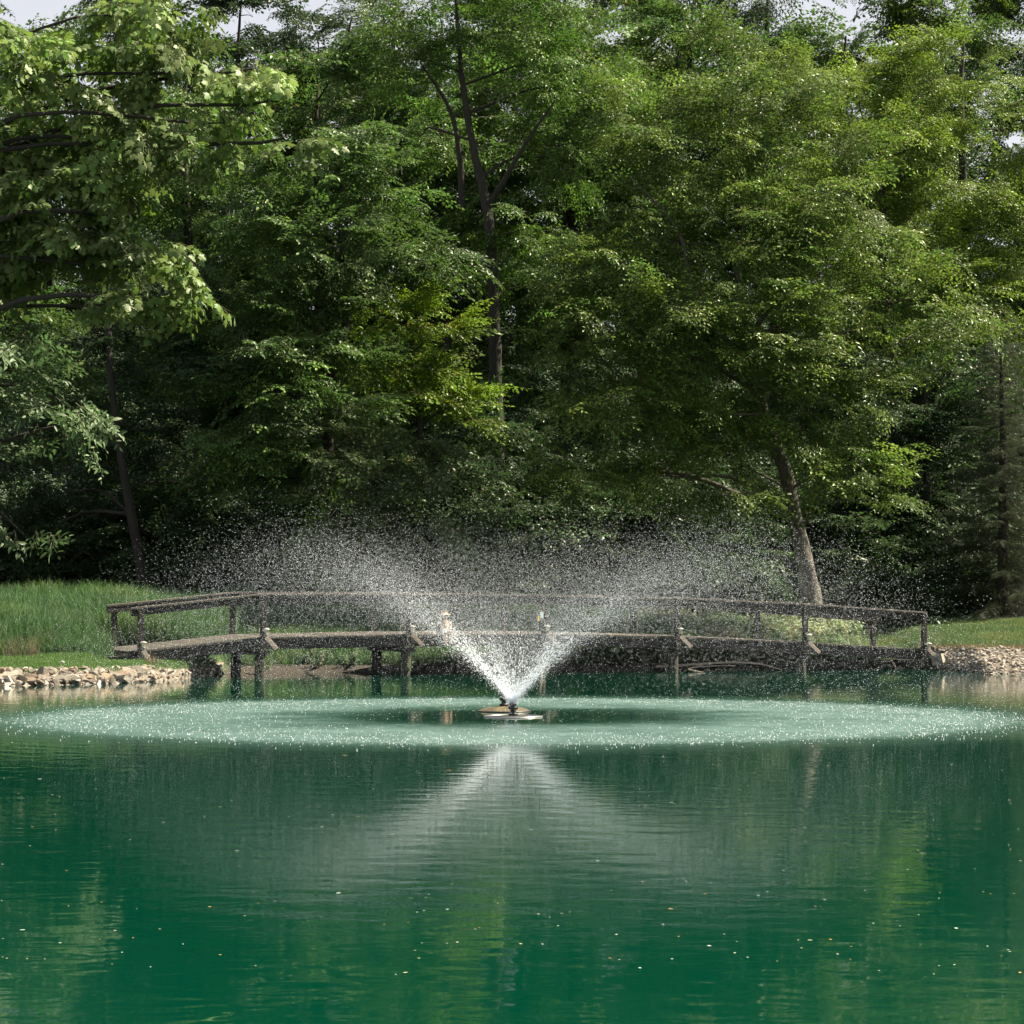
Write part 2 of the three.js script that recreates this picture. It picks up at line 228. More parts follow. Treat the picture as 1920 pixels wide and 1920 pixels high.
// ---------------------------------------------------------------- trees
// blobs: [px, py, half width, half height, depth shift] of leaf masses as surveyed; trunk: [px, py, depth, radius]
let treeSeed = 100;
function tree(o) {
  const seed = ++treeSeed * 17, r = rngOf(seed), D = o.depth, base = at(o.trunk[0][0], o.trunk[0][1], o.trunk[0][2] ?? D);
  base.y = Math.min(base.y, land(base.x, -base.z) - 0.05);
  const t = thing(o.name, o.label, o.category ?? 'tree', base, o.group), rel = (p) => p.clone().sub(base);
  const line = o.trunk.map(([px, py, d, rad], i) => { const p = i ? at(px, py, d ?? D) : base.clone(); return [p, rad]; });
  if (o.trunk.length > 1) part('trunk', limb(line.map(([p, q]) => [rel(p), q]), 12, 7, 0.10, seed), o.bark ?? M.bark, t);
  const mats = [], cols = [], mPerPx = (d) => d / FOCAL, kind = o.kind ?? 'elm', G = FROND[kind][seed % 4];
  for (const extra of o.limbs ?? []) { const pts = extra.map(([px, py, d, rad]) => [rel(at(px, py, d ?? D)), rad]); part('limb', limb(pts, 7, 5, 0.08, seed + 3), o.bark ?? M.bark, t); }
  o.blobs.forEach(([px, py, rx, ry, dz = 0, k = 1], bi) => {
    const d = D + dz, C = at(px, py, d), s = mPerPx(d), R = V(rx * s, ry * s, Math.min(rx, ry * 1.3) * s * 0.95);
    // a limb from the trunk to the middle of the leaf mass
    if (o.trunk.length > 1 && !o.bare) {
      let best = line[line.length - 1]; let bd = 1e9;
      for (let i = 0; i + 1 < line.length; i++) for (let f = 0; f < 1; f += 0.2) { const p = line[i][0].clone().lerp(line[i + 1][0], f), q = lerp(line[i][1], line[i + 1][1], f), low = C.y - p.y; const dd = p.distanceTo(C) + (low < 0.2 * Math.hypot(C.x - p.x, C.z - p.z) ? 3 : 0) + (i === 0 ? 4 : 0); if (dd < bd) { bd = dd; best = [p, q]; } }
      const [p, q] = best, L = p.distanceTo(C), mid = p.clone().lerp(C, 0.5).add(V(gauss(r) * 0.12 * L, 0.10 * L, gauss(r) * 0.12 * L)), q0 = Math.min(q * 0.5, 0.015 + 0.011 * L);
      const end = C.clone().add(V(gauss(r) * 0.3 * R.x, 0.35 * R.y, gauss(r) * 0.3 * R.z));
      part('limb', limb([[rel(p), q0], [rel(mid), q0 * 0.7], [rel(C), q0 * 0.4], [rel(end), q0 * 0.12]], 6, 4, 0.06, seed + bi), o.bark ?? M.bark, t);
    }
    const n = Math.round((o.dense ?? 6.5) * k * 4 * Math.PI * (R.x * R.y + R.x * R.z + R.y * R.z) / 3);
    const hue = 0.85 + 0.3 * r();
    for (let i = 0; i < n; ) {
      // fronds come in sprays of a few, one beside the other along a shared branch
      const a = r() * 6.2832, cz = 2 * r() - 1, sh = Math.sqrt(1 - cz * cz), rad = Math.pow(r(), 0.32), u = V(Math.cos(a) * sh, cz, Math.sin(a) * sh);
      const root = C.clone().add(V(u.x * R.x * rad, u.y * R.y * rad, u.z * R.z * rad));
      const out = root.clone().sub(C).normalize().multiplyScalar(0.8).add(V(gauss(r) * 0.5, 0, gauss(r) * 0.5)); out.y = out.y * 0.6 + (o.lift ?? 0) + gauss(r) * 0.32; out.normalize();
      const side = V(-out.z, 0, out.x).normalize(), m = 5 + Math.floor(r() * 8), tone = hue * (0.7 + 0.6 * r()), tilt = V(gauss(r) * 0.35, 1, gauss(r) * 0.35);
      for (let j = 0; j < m && i < n; j++, i++) {
        const w0 = gauss(r) * 0.30, p = root.clone().addScaledVector(out, (r() - 0.6) * 0.9).addScaledVector(side, w0).add(V(0, gauss(r) * 0.08, 0));
        const dir = out.clone().addScaledVector(side, w0 * 1.8 + gauss(r) * 0.35).add(V(0, gauss(r) * 0.22 - (o.droop ?? 0.1), 0)), up = tilt.clone().add(V(gauss(r) * 0.3, 0, gauss(r) * 0.3));
        if (p.y < land(p.x, -p.z) + 0.1) continue;
        mats.push(frame(rel(p), dir, up, (o.size ?? 0.9) * (0.65 + 0.6 * r())));
        const w = r(), A = o.color[0], B = o.color[1], v = tone * (0.85 + 0.3 * r()); cols.push([lerp(A[0], B[0], w) * v, lerp(A[1], B[1], w) * v, lerp(A[2], B[2], w) * v]);
      }
    }
  });
  if (mats.length) tag(scatter('crown', G, o.gloss ? M.gloss : M.leaf, mats, t, cols), null, null, null, 'stuff');
  return t;
}
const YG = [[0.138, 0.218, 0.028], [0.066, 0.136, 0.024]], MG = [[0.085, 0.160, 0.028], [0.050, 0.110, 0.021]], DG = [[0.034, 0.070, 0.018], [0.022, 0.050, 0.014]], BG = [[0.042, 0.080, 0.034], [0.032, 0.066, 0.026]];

tree({ name: 'leaning_elm', label: 'large leaning tree with pale grey trunk and yellow green crown behind the bridge', depth: 58, bark: M.paleBark, kind: 'elm', color: YG, dense: 5.6, lift: 0.12, size: 0.9,
  trunk: [[1530, 1155, 58, 0.29], [1522, 1120, 58, 0.235], [1508, 1050, 58, 0.205], [1488, 960, 58, 0.17], [1474, 890, 58, 0.165], [1440, 800, 58, 0.155], [1408, 690, 58, 0.14], [1385, 560, 58, 0.11], [1385, 430, 58, 0.08], [1375, 300, 58, 0.05], [1370, 200, 58, 0.02]],
  limbs: [[[1425, 740, 58, 0.12], [1370, 650, 57.4, 0.11], [1310, 590, 57, 0.09], [1230, 550, 56.6, 0.05], [1150, 530, 56.3, 0.02]], [[1330, 610, 57.2, 0.09], [1300, 540, 57, 0.07], [1270, 430, 57, 0.05], [1180, 330, 57, 0.02]], [[1400, 640, 58, 0.08], [1460, 560, 57.4, 0.05], [1560, 500, 57, 0.02]]],
  blobs: [[1300, 320, 130, 130], [1450, 270, 120, 120], [1560, 350, 120, 120, -1], [1250, 450, 140, 100, -1], [1420, 430, 140, 120, -1.5], [1580, 490, 130, 110, -1], [1710, 560, 95, 80, -0.5], [1780, 610, 50, 40], [1130, 520, 120, 80, -1.5], [1100, 640, 110, 80, -1.5], [1300, 600, 140, 90, -2], [1480, 620, 140, 100, -2], [1620, 680, 90, 90, -1], [1180, 770, 130, 90, -2], [1350, 770, 130, 90, -2], [1540, 790, 95, 70, -2], [1610, 870, 70, 50, -2], [1640, 935, 50, 40, -2], [1250, 890, 130, 70, -2], [1090, 880, 90, 70, -1.5], [1390, 870, 60, 50, -1.5, 0.7], [1340, 925, 80, 38, -2.8], [1380, 190, 90, 90], [1220, 250, 90, 90]] });
tree({ name: 'upright_tree', label: 'tall tree with forked dark trunk rising through the middle of the wood', depth: 64, kind: 'elm', color: [[0.092, 0.178, 0.018], [0.052, 0.130, 0.018]], dense: 5.5,
  trunk: [[938, 1130, 64, 0.26], [930, 780, 64, 0.19], [926, 600, 64, 0.16], [914, 400, 64, 0.14], [890, 290, 64, 0.11], [868, 160, 64, 0.08], [858, 40, 64, 0.05], [850, -60, 64, 0.02]],
  limbs: [[[914, 390, 64, 0.10], [950, 330, 63.5, 0.08], [985, 270, 63.3, 0.05], [1040, 190, 63, 0.02]], [[866, 390, 64.5, 0.09], [862, 300, 64.4, 0.085], [845, 210, 64.2, 0.06], [790, 120, 64, 0.03]]],
  blobs: [[1010, 110, 110, 90], [1120, 170, 110, 100, 1], [860, 40, 110, 80], [770, 110, 70, 70], [1060, 290, 90, 80, 1], [980, 430, 90, 60, -1, 0.8], [900, 480, 80, 50, 1, 0.7], [790, 250, 50, 60, 2], [1000, 540, 80, 50, 1, 0.6], [860, 180, 60, 60, 2, 0.6], [930, -60, 160, 70]] });
tree({ name: 'broad_beech', label: 'broad mid green tree spreading over the left half of the bridge', depth: 59.5, kind: 'beech', color: MG, dense: 6.2, droop: 0.2,
  trunk: [[640, 1120, 59.5, 0.24], [622, 960, 59.5, 0.18], [614, 820, 59.5, 0.15], [622, 700, 59.5, 0.13], [650, 600, 59.5, 0.11], [640, 490, 59.5, 0.09], [600, 420, 59.5, 0.06], [590, 330, 59.5, 0.03]],
  limbs: [[[642, 500, 59.2, 0.07], [638, 430, 59, 0.06], [645, 330, 59, 0.03]], [[620, 760, 59, 0.05], [570, 740, 57.6, 0.035], [530, 800, 57, 0.02], [500, 830, 56.6, 0.01]]],
  blobs: [[640, 250, 60, 50], [580, 320, 110, 80, -0.5], [700, 370, 90, 80], [510, 420, 100, 70, -0.5], [640, 470, 120, 80, -1], [770, 490, 90, 70], [470, 550, 100, 70, -1], [600, 600, 120, 80, -1.5], [500, 700, 100, 80, -2], [640, 720, 90, 80, -2], [450, 800, 90, 70, -2], [550, 850, 80, 60, -2], [450, 890, 50, 50, -2], [380, 600, 60, 50, 0], [400, 710, 60, 50, -1]] });
tree({ name: 'young_maple', label: 'small bright yellow green tree between the broad tree and the forked trunk', depth: 61, kind: 'beech', color: [[0.14, 0.225, 0.013], [0.10, 0.185, 0.013]], dense: 6,
  trunk: [[800, 1120, 61, 0.10], [795, 900, 61, 0.08], [780, 740, 61, 0.06], [770, 640, 61, 0.03]], blobs: [[750, 600, 80, 50], [820, 640, 55, 50, -0.6], [730, 690, 90, 50, -0.6], [800, 740, 70, 50], [860, 760, 60, 40, 1]] });
tree({ name: 'flowering_bush', label: 'pale green layered bush at the edge of the wood left of the fountain', category: 'bush', depth: 56.5, kind: 'beech', color: [[0.10, 0.14, 0.05], [0.07, 0.115, 0.03]], dense: 7, droop: 0.15, gloss: true,
  trunk: [[700, 1120, 57, 0.06], [700, 1000, 57, 0.05], [710, 880, 57, 0.02]], blobs: [[640, 890, 70, 55], [745, 860, 85, 50], [830, 900, 40, 30], [680, 965, 80, 45, -0.4], [800, 970, 65, 40, -0.4], [620, 790, 35, 40], [740, 1010, 90, 30], [640, 1010, 50, 40], [850, 1000, 50, 28]] });
tree({ name: 'silver_maple', label: 'tree at far left with large hanging silvery green lobed leaves', depth: 49.5, kind: 'lobed', color: [[0.130, 0.190, 0.055], [0.095, 0.180, 0.022]], dense: 3.6, droop: 0.4, size: 0.85, gloss: true,
  trunk: [[-290, 1230, 49.5, 0.34], [-260, 900, 49.5, 0.26], [-220, 600, 49.5, 0.2], [-170, 300, 49.5, 0.13], [-120, 60, 49.5, 0.05]],
  blobs: [[60, 330, 110, 110], [170, 300, 100, 90], [250, 260, 90, 60], [330, 270, 60, 45], [260, 400, 85, 75], [160, 450, 100, 70], [260, 500, 80, 60], [320, 560, 45, 40], [80, 520, 90, 70], [200, 570, 80, 45], [130, 150, 140, 110], [340, 130, 110, 60], [470, 130, 55, 40], [500, 190, 45, 45], [530, 260, 28, 40], [420, 230, 45, 40], [-80, 420, 140, 160], [-60, 120, 160, 160], [300, 30, 140, 60]] });
tree({ name: 'hickory', label: 'overhanging branches with long pale leaves reaching in low at the far left edge', depth: 47, kind: 'big', color: [[0.100, 0.165, 0.065], [0.075, 0.140, 0.045]], dense: 5, droop: 0.3, gloss: true,
  trunk: [[-260, 1240, 47, 0.28], [-230, 900, 47, 0.2], [-200, 600, 47, 0.12], [-150, 450, 47, 0.05]], blobs: [[40, 720, 80, 40], [110, 750, 60, 32], [150, 790, 28, 26], [20, 640, 50, 35], [0, 985, 30, 26], [45, 1003, 30, 14], [-60, 950, 60, 50], [-80, 760, 90, 70], [10, 840, 30, 20], [-140, 600, 90, 90]] });
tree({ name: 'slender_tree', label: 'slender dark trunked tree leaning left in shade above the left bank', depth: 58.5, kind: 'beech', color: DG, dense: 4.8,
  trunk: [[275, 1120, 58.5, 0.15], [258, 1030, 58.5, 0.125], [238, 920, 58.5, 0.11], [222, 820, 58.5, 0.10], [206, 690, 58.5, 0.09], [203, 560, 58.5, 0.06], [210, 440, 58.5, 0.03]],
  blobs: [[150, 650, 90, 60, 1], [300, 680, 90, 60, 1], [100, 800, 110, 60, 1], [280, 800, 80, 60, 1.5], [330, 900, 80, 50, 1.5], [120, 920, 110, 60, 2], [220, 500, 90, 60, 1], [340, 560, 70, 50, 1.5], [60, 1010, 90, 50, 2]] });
tree({ name: 'right_maple', label: 'bright yellow green tree at right behind the leaning tree', depth: 68, kind: 'elm', color: [[0.155, 0.238, 0.026], [0.105, 0.188, 0.022]], dense: 5.5,
  trunk: [[1690, 1120, 68, 0.26], [1680, 800, 68, 0.2], [1660, 500, 68, 0.14], [1650, 250, 68, 0.05]],
  blobs: [[1650, 300, 120, 90], [1580, 400, 100, 80, 1], [1740, 430, 100, 80], [1690, 500, 110, 80, -1], [1800, 520, 80, 70], [1800, 320, 110, 100], [1500, 170, 110, 90, 1], [1620, 180, 100, 80, 2], [1780, 150, 120, 100, 2], [1900, 430, 90, 110, 1], [1920, 240, 100, 120, 1], [1920, 640, 90, 80, 2]] });
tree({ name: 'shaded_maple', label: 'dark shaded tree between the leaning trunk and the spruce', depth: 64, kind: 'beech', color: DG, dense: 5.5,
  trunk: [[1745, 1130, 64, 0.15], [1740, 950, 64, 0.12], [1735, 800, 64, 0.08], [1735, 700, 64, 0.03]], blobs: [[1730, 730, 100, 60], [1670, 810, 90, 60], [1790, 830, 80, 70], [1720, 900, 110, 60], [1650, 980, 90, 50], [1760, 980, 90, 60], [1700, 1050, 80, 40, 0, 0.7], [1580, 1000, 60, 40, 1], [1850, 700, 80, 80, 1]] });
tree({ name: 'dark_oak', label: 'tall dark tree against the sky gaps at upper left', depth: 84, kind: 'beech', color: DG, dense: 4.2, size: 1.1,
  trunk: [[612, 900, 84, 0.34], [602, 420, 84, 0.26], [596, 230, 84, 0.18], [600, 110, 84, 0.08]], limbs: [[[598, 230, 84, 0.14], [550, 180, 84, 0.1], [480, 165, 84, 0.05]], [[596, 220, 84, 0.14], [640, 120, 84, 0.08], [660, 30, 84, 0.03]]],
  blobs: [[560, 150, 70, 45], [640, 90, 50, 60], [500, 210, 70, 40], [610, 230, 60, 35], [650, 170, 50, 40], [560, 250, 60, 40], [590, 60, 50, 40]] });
for (const [px, top, d, w, c, i] of [[720, 40, 78, 110, 1, 0], [430, 190, 80, 130, 2, 1], [1270, 60, 76, 130, 0, 2], [1060, -60, 80, 140, 1, 3]])
  tree({ name: 'wood_tree', label: ['sunlit tree filling the gap left of the forked trunk top', 'dim tree behind the silvery leaves at upper left', 'yellow green tree top right of centre below the sky gaps', 'tall tree at the top centre of the wood'][i], depth: d, kind: ['elm', 'beech', 'elm', 'beech'][i], color: [YG, [[0.085, 0.15, 0.018], [0.06, 0.115, 0.016]], MG][c], dense: 4.6, size: 1.05,
    trunk: [[px + 10, 960, d, 0.28], [px, 600, d, 0.2], [px - 6, top + 200, d, 0.12], [px, top + 40, d, 0.04]],
    blobs: [0, 1, 2, 3, 4, 5, 6, 7].map((k) => { const f = k / 7, s = rngOf(i * 31 + k); return [px + (s() - 0.5) * w * 1.5 * Math.sin(0.5 + f * 2.4), top + 60 + f * 560, w * (0.55 + 0.35 * Math.sin(f * 3)), 70 + 30 * s(), gauss(s) * 1.5]; }) });
// the tall trees deep in the wood
{
  const r = rngOf(77);
  for (let i = 0; i < 22; i++) {
    const row = i % 2, px = -380 + i * 122 + (r() - 0.5) * 60, d = row ? 92 + r() * 6 : 73 + r() * 6, gap = px > 330 && px < 760, top = (gap ? -50 : px < 330 ? -80 : -130) + r() * 110 - (row ? 40 : -60), w = 120 + 40 * r();
    tree({ name: 'forest_tree', label: ['mid green', 'yellow green', 'mid green', 'dark green'][i % 4] + (row ? ' tall tree in the farthest row deep in the wood' : ' tall tree standing just behind the front trees') + (px < 700 ? ' at left' : px < 1250 ? ' at the middle' : ' at right'), group: 'tall trees deep in the wood', depth: d, kind: i % 3 ? 'beech' : 'elm', color: i % 4 === 1 ? [[0.085, 0.145, 0.016], [0.06, 0.115, 0.015]] : i % 4 === 3 ? DG : MG, dense: 3.4, size: 1.25,
      trunk: [[px, 1020, d, 0.25], [px + 8, 600, d, 0.17], [px - 6, top + 180, d, 0.1], [px, top + 40, d, 0.03]],
      blobs: [0, 1, 2, 3, 4, 5, 6].map((k) => { const f = k / 6; return [px + (r() - 0.5) * w, top + 70 + f * (row ? 700 : 760), w * (0.6 + 0.3 * Math.sin(f * 3)), 75 + 30 * r(), gauss(r) * 2]; }) });
  }
}
// low shrubs along the foot of the wood
{
  const r = rngOf(99), spots = [[60, 1060, 60], [190, 1060, 60.5], [330, 1040, 60], [470, 1040, 60.5], [560, 1010, 59.5], [930, 1010, 59.5], [1030, 1010, 60], [1140, 1010, 60], [1260, 1020, 60], [1380, 1040, 61], [1600, 1070, 62], [900, 880, 63], [-90, 1050, 59], [1010, 780, 67], [330, 950, 64], [2010, 1000, 66], [1480, 1030, 63], [1540, 1000, 64], [1700, 1090, 63.5], [1790, 1080, 65], [1880, 1050, 66], [1420, 960, 64], [1300, 960, 62], [1200, 970, 62], [1100, 960, 62], [1000, 930, 62.5], [120, 980, 62], [240, 990, 63], [420, 960, 63], [1960, 1120, 64], [780, 960, 60], [880, 1050, 59], [1800, 980, 68], [1765, 1125, 61.8], [1690, 1120, 61.2]];
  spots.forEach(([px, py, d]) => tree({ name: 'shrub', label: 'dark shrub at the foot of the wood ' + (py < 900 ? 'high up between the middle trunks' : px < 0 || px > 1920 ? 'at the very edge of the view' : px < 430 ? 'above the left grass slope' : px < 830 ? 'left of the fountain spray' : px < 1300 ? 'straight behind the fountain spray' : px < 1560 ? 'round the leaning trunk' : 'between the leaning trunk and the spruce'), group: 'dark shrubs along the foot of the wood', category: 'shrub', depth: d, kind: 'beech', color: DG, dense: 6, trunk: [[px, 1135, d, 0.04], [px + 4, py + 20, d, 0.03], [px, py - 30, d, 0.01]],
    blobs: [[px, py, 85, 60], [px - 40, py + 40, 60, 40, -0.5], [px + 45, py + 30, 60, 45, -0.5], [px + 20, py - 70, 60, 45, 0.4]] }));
}
// the spruce
{
  const r = rngOf(41), m = Maker(), bark = [1.6, 1.1, 0.7];
  const needles = (a, b, n, L) => { const d = b.clone().sub(a), dn = d.clone().normalize(), x = dn.clone().cross(V(0, 1, 0)).normalize(), y = x.clone().cross(dn); twig(m, a, b, 0.006, bark); for (let i = 0; i < n; i++) { const w = r() * 6.283, o = x.clone().multiplyScalar(Math.cos(w)).addScaledVector(y, Math.sin(w)), q = a.clone().addScaledVector(d, (i + r()) / n), e = q.clone().addScaledVector(o, L * 0.75).addScaledVector(dn, L * 0.7), s = dn.clone().cross(o).multiplyScalar(0.0045), c = 0.75 + 0.5 * r(); m.t(m.v(q.clone().add(s), [c, c, c]), m.v(q.clone().sub(s), [c, c, c]), m.v(e, [c * 1.2, c * 1.2, c])); } };
  const bend = (t) => V(t, -0.25 * t * t + 0.1 * t, 0);
  for (let i = 0; i < 5; i++) needles(bend(i / 5), bend((i + 1) / 5), 22, 0.05);
  for (let k = 0; k < 7; k++) for (const w of [-1, 1]) { const a = bend(0.1 + 0.12 * k), L = 0.36 * (1 - 0.09 * k), ang = w * (0.8 + 0.2 * r()); needles(a, a.clone().add(V(Math.cos(ang) * L, -0.12 - 0.1 * r(), Math.sin(ang) * L)), 34, 0.045); }
  const bough = m.build(), base = at(1880, 1185, 60.5); base.y = land(base.x, 60.5) - 0.05;
  const t = thing('spruce', 'dark green spruce with drooping boughs at the right edge beside the lawn', 'tree', base), H = 7.6, mats = [], cols = [];
  part('trunk', limb([[V(0, 0, 0), 0.16], [V(0.05, H * 0.5, 0), 0.1], [V(0, H, 0), 0.015]], 8, 8, 0.08, 3), M.bark, t);
  for (let i = 0; i < 150; i++) {
    const f = Math.pow(i / 150, 0.9), y = 0.15 + f * (H - 0.3), a = i * 2.39996 + r() * 0.4, L = (1 - f) * 1.75 * (0.75 + 0.45 * r()) + 0.25, droop = lerp(-0.28, 0.5, f), d = V(Math.cos(a), droop, Math.sin(a)).normalize(), n = Math.max(1, Math.round(L / 0.28));
    for (let j = 0; j < n; j++) { const q = (j + 0.4) / n, p = V(0, y, 0).addScaledVector(d, L * q * 0.9); for (const w of [-1, 0, 1]) { if (w && r() < 0.2) continue; const e = d.clone().add(V(-d.z, 0, d.x).multiplyScalar(w * 0.75)).add(V(0, -0.2 + 0.3 * q + gauss(r) * 0.12, 0)); mats.push(frame(p, e, V(gauss(r) * 0.15, 1, gauss(r) * 0.15), (0.45 + 0.3 * r()) * (1 - 0.35 * f))); const v = 0.7 + 0.6 * r() + 0.5 * q * (r() < 0.3 ? 1 : 0); cols.push([0.034 * v, 0.052 * v, 0.026 * v]); } }
  }
  tag(scatter('crown', bough, M.leaf, mats, t, cols), null, null, null, 'stuff');
}
// ---------------------------------------------------------------- the footbridge
const TH = 23 * Math.PI / 180, AX = V(Math.cos(TH), 0, -Math.sin(TH)), CR = V(-Math.sin(TH), 0, -Math.cos(TH)), BW = 2.04;
const depthAt = (px) => { const p = (px - 960) / FOCAL, t = 50 * p / (Math.cos(TH) - p * Math.sin(TH)); return 50 + t * Math.sin(TH); };
// posts: picture x, deck edge y, rail top y along the near side
const POSTS = [[262, 1220, 1137.5], [492, 1195, 1112.5], [765, 1189.5, 1111.5], [1018, 1188.5, 1114.5], [1267, 1193, 1120], [1507, 1204, 1131], [1730, 1217.5, 1147]];
const near = POSTS.map(([px, dy]) => at(px, dy, depthAt(px))), railNear = POSTS.map(([px, , ry]) => at(px, ry, depthAt(px)));
const far = near.map((p) => p.clone().addScaledVector(CR, BW).add(V(0, 0.045, 0)));
const railFar = far.map((p, i) => V(p.x, railNear[i].y + [0.055, 0.045, 0.03, 0.02, 0, -0.03, -0.07][i], p.z));
const outN = CR.clone().negate(), UP = V(0, 1, 0);
const ext = (a, b, d) => a.clone().addScaledVector(a.clone().sub(b).normalize(), d);   // a, pushed past its end away from b
const bridge = thing('footbridge', 'long low arched wooden footbridge with open handrails behind the fountain', 'bridge');
{
  const startN = ext(near[0], near[1], 0.22), endN = ext(near[6], near[5], 0.06), line = [startN, ...near.slice(1, 6), endN], lineF = line.map((p) => p.clone().addScaledVector(CR, BW).add(V(0, 0.045, 0)));
  lineF[0] = ext(far[0], far[1], 0.24); lineF[6] = ext(far[6], far[5], 0.06);
  // deck boards, laid across
  const r = rngOf(8); let count = 0;
  for (let s = 0; s < 6; s++) {
    const A = line[s], B = line[s + 1], C = lineF[s], E = lineF[s + 1], n = Math.round(A.distanceTo(B) / 0.142);
    for (let i = 0; i < n; i++) {
      const f = (i + 0.5) / n, a = A.clone().lerp(B, f).addScaledVector(CR, -0.05 + (r() - 0.5) * 0.03), b = C.clone().lerp(E, f).addScaledVector(CR, 0.05), dy = -0.02 + (r() - 0.5) * 0.008; a.y += dy; b.y += dy;
      const axis = B.clone().sub(A).normalize(), up = a.clone().sub(b).normalize().cross(axis).normalize(); if (up.y < 0) up.negate();
      part('plank', bar(a, b, A.distanceTo(B) / n - 0.007, 0.04, up, 0.005), M.plank[count++ % 4], bridge);
    }
  }
  // side beams, rails and posts of both sides
  for (const [P, R, out] of [[line, railNear, outN], [lineF, railFar, CR]]) {
    for (let s = 0; s < 6; s++) {
      const drop = V(0, -0.043 - 0.10, 0), a = P[s].clone().add(drop).addScaledVector(out, -0.02), b = P[s + 1].clone().add(drop).addScaledVector(out, -0.02);
      part('beam', bar(a, b, 0.06, 0.20), M.wood, bridge);
      let c = R[s].clone(), d = R[s + 1].clone(); if (s === 0) c = ext(c, d, 0.17); if (s === 5) d = ext(d, c, 0.06);
      c.y -= 0.02; d.y -= 0.02; c.addScaledVector(out, 0.02); d.addScaledVector(out, 0.02);
      part('handrail', bar(c, d, 0.15, 0.038), M.cap, bridge);
      const lo = V(0, -0.021 - 0.068, 0);
      part('rail_board', bar(c.clone().add(lo).addScaledVector(out, -0.045), d.clone().add(lo).addScaledVector(out, -0.045), 0.04, 0.13), M.wood, bridge);
    }
    (P === line ? near : far).forEach((p, i) => {
      const top = R[i].clone(); top.y -= 0.042; top.addScaledVector(out, 0.045); const foot = p.clone().addScaledVector(out, 0.062); foot.x = top.x = p.x + out.x * 0.062; foot.z = top.z = p.z + out.z * 0.062; foot.y -= 0.235;
      part('post', bar(foot, top, 0.105, 0.105, AX), M.wood, bridge);
    });
  }
  // raking struts at the foot of the near posts
  near.forEach((p, i) => { const a = p.clone().addScaledVector(outN, 0.17).addScaledVector(AX, 0.02); a.y -= 0.01; const b = p.clone().addScaledVector(outN, 0.34).addScaledVector(AX, 0.20); b.y -= i === 0 ? 0.33 : 0.25; part('strut', bar(a, b, 0.095, 0.095, CR, 0.012), M.tan, bridge); });
  // trestles: a cross beam on two round piers
  for (const i of [1, 2, 3, 4, 5]) {
    const a = near[i].clone().addScaledVector(outN, 0.22), b = far[i].clone().addScaledVector(CR, 0.15); a.y = b.y = near[i].y - 0.305;
    part('cross_beam', bar(a.clone().addScaledVector(AX, -0.02), b.clone().addScaledVector(AX, -0.02), 0.22, 0.10), M.dark, bridge);
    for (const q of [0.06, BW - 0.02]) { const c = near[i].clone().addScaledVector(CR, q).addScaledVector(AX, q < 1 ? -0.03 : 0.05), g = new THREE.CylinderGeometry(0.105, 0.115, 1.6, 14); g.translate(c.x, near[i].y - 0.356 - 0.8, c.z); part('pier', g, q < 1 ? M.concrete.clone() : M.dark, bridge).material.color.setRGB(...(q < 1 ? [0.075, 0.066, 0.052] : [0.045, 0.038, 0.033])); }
  }
  // landings at the two ends
  const L = near[0].clone().addScaledVector(AX, -0.08), LF = far[0].clone().addScaledVector(AX, -0.08); L.y -= 0.15; LF.y = L.y;
  part('abutment', bar(L.clone().addScaledVector(CR, 0.02), LF, 0.22, 0.26), M.concrete, bridge);
  const s0 = startN.clone().addScaledVector(AX, -0.17).addScaledVector(CR, 0.12), s1 = lineF[0].clone().addScaledVector(AX, -0.17); s0.y = s1.y = startN.y - 0.12;
  part('step', bar(s0, s1, 0.30, 0.05), M.wood, bridge);
  const Rb = near[6].clone().addScaledVector(AX, 0.06).addScaledVector(outN, 0.26), Rf = far[6].clone().addScaledVector(AX, 0.06); Rb.y = Rf.y = near[6].y - 0.325;
  part('abutment', bar(Rb, Rf, 0.30, 0.17), M.wood, bridge);
  const c0 = at(1749, 1239, 52.9), c1 = at(1762, 1236, 52.8); part('footing', bar(c0, c1.add(V(0.08, 0.02, 0)), 0.22, 0.22), M.concrete, bridge);
}
// ---------------------------------------------------------------- lamps on the near posts
{
  const where = ['at the left end above the rocks', 'on the second post from the left', 'on the third post beside the seated figure', 'on the middle post behind the spray', 'on the third post from the right', 'on the second post from the right', 'at the right end above the gravel'];
  const base = V(0, 0, 0), proto = thing('path_lamp', '', 'lamp', base, 'small path lamps along the footbridge');
  const cap = new THREE.LatheGeometry([[0, 0.035], [0.025, 0.03], [0.068, 0.008], [0.07, 0], [0.064, -0.004], [0, -0.004]].map((q) => new THREE.Vector2(...q)), 18); cap.translate(0, 0.155, 0);
  part('lamp_cap', cap, M.lampMetal, proto);
  const glass = new THREE.LatheGeometry([[0, 0.07], [0.034, 0.07], [0.042, 0.145], [0.04, 0.151], [0, 0.151]].map((q) => new THREE.Vector2(...q)), 16); part('lamp_glass', glass, M.lampGlass, proto);
  const ring = new THREE.LatheGeometry([[0, 0.05], [0.022, 0.05], [0.035, 0.069], [0, 0.0695]].map((q) => new THREE.Vector2(...q)), 16); part('lamp_collar', ring, M.lampMetal, proto);
  const stem = new THREE.CylinderGeometry(0.012, 0.012, 0.20, 8); stem.translate(0, -0.05, 0); part('lamp_stem', stem, M.black, proto);
  near.forEach((p, i) => { const l = i ? proto.clone() : proto; if (i) { l.name = numbered('path_lamp'); scene.add(l); } l.position.copy(p).addScaledVector(outN, 0.165).addScaledVector(AX, i === 6 ? 0.06 : 0.035); l.position.y -= i === 6 ? 0.03 : 0.0; l.userData = { ...proto.userData, label: 'small capped path lamp ' + where[i] + (i % 6 ? '' : ' of the bridge') }; });
}
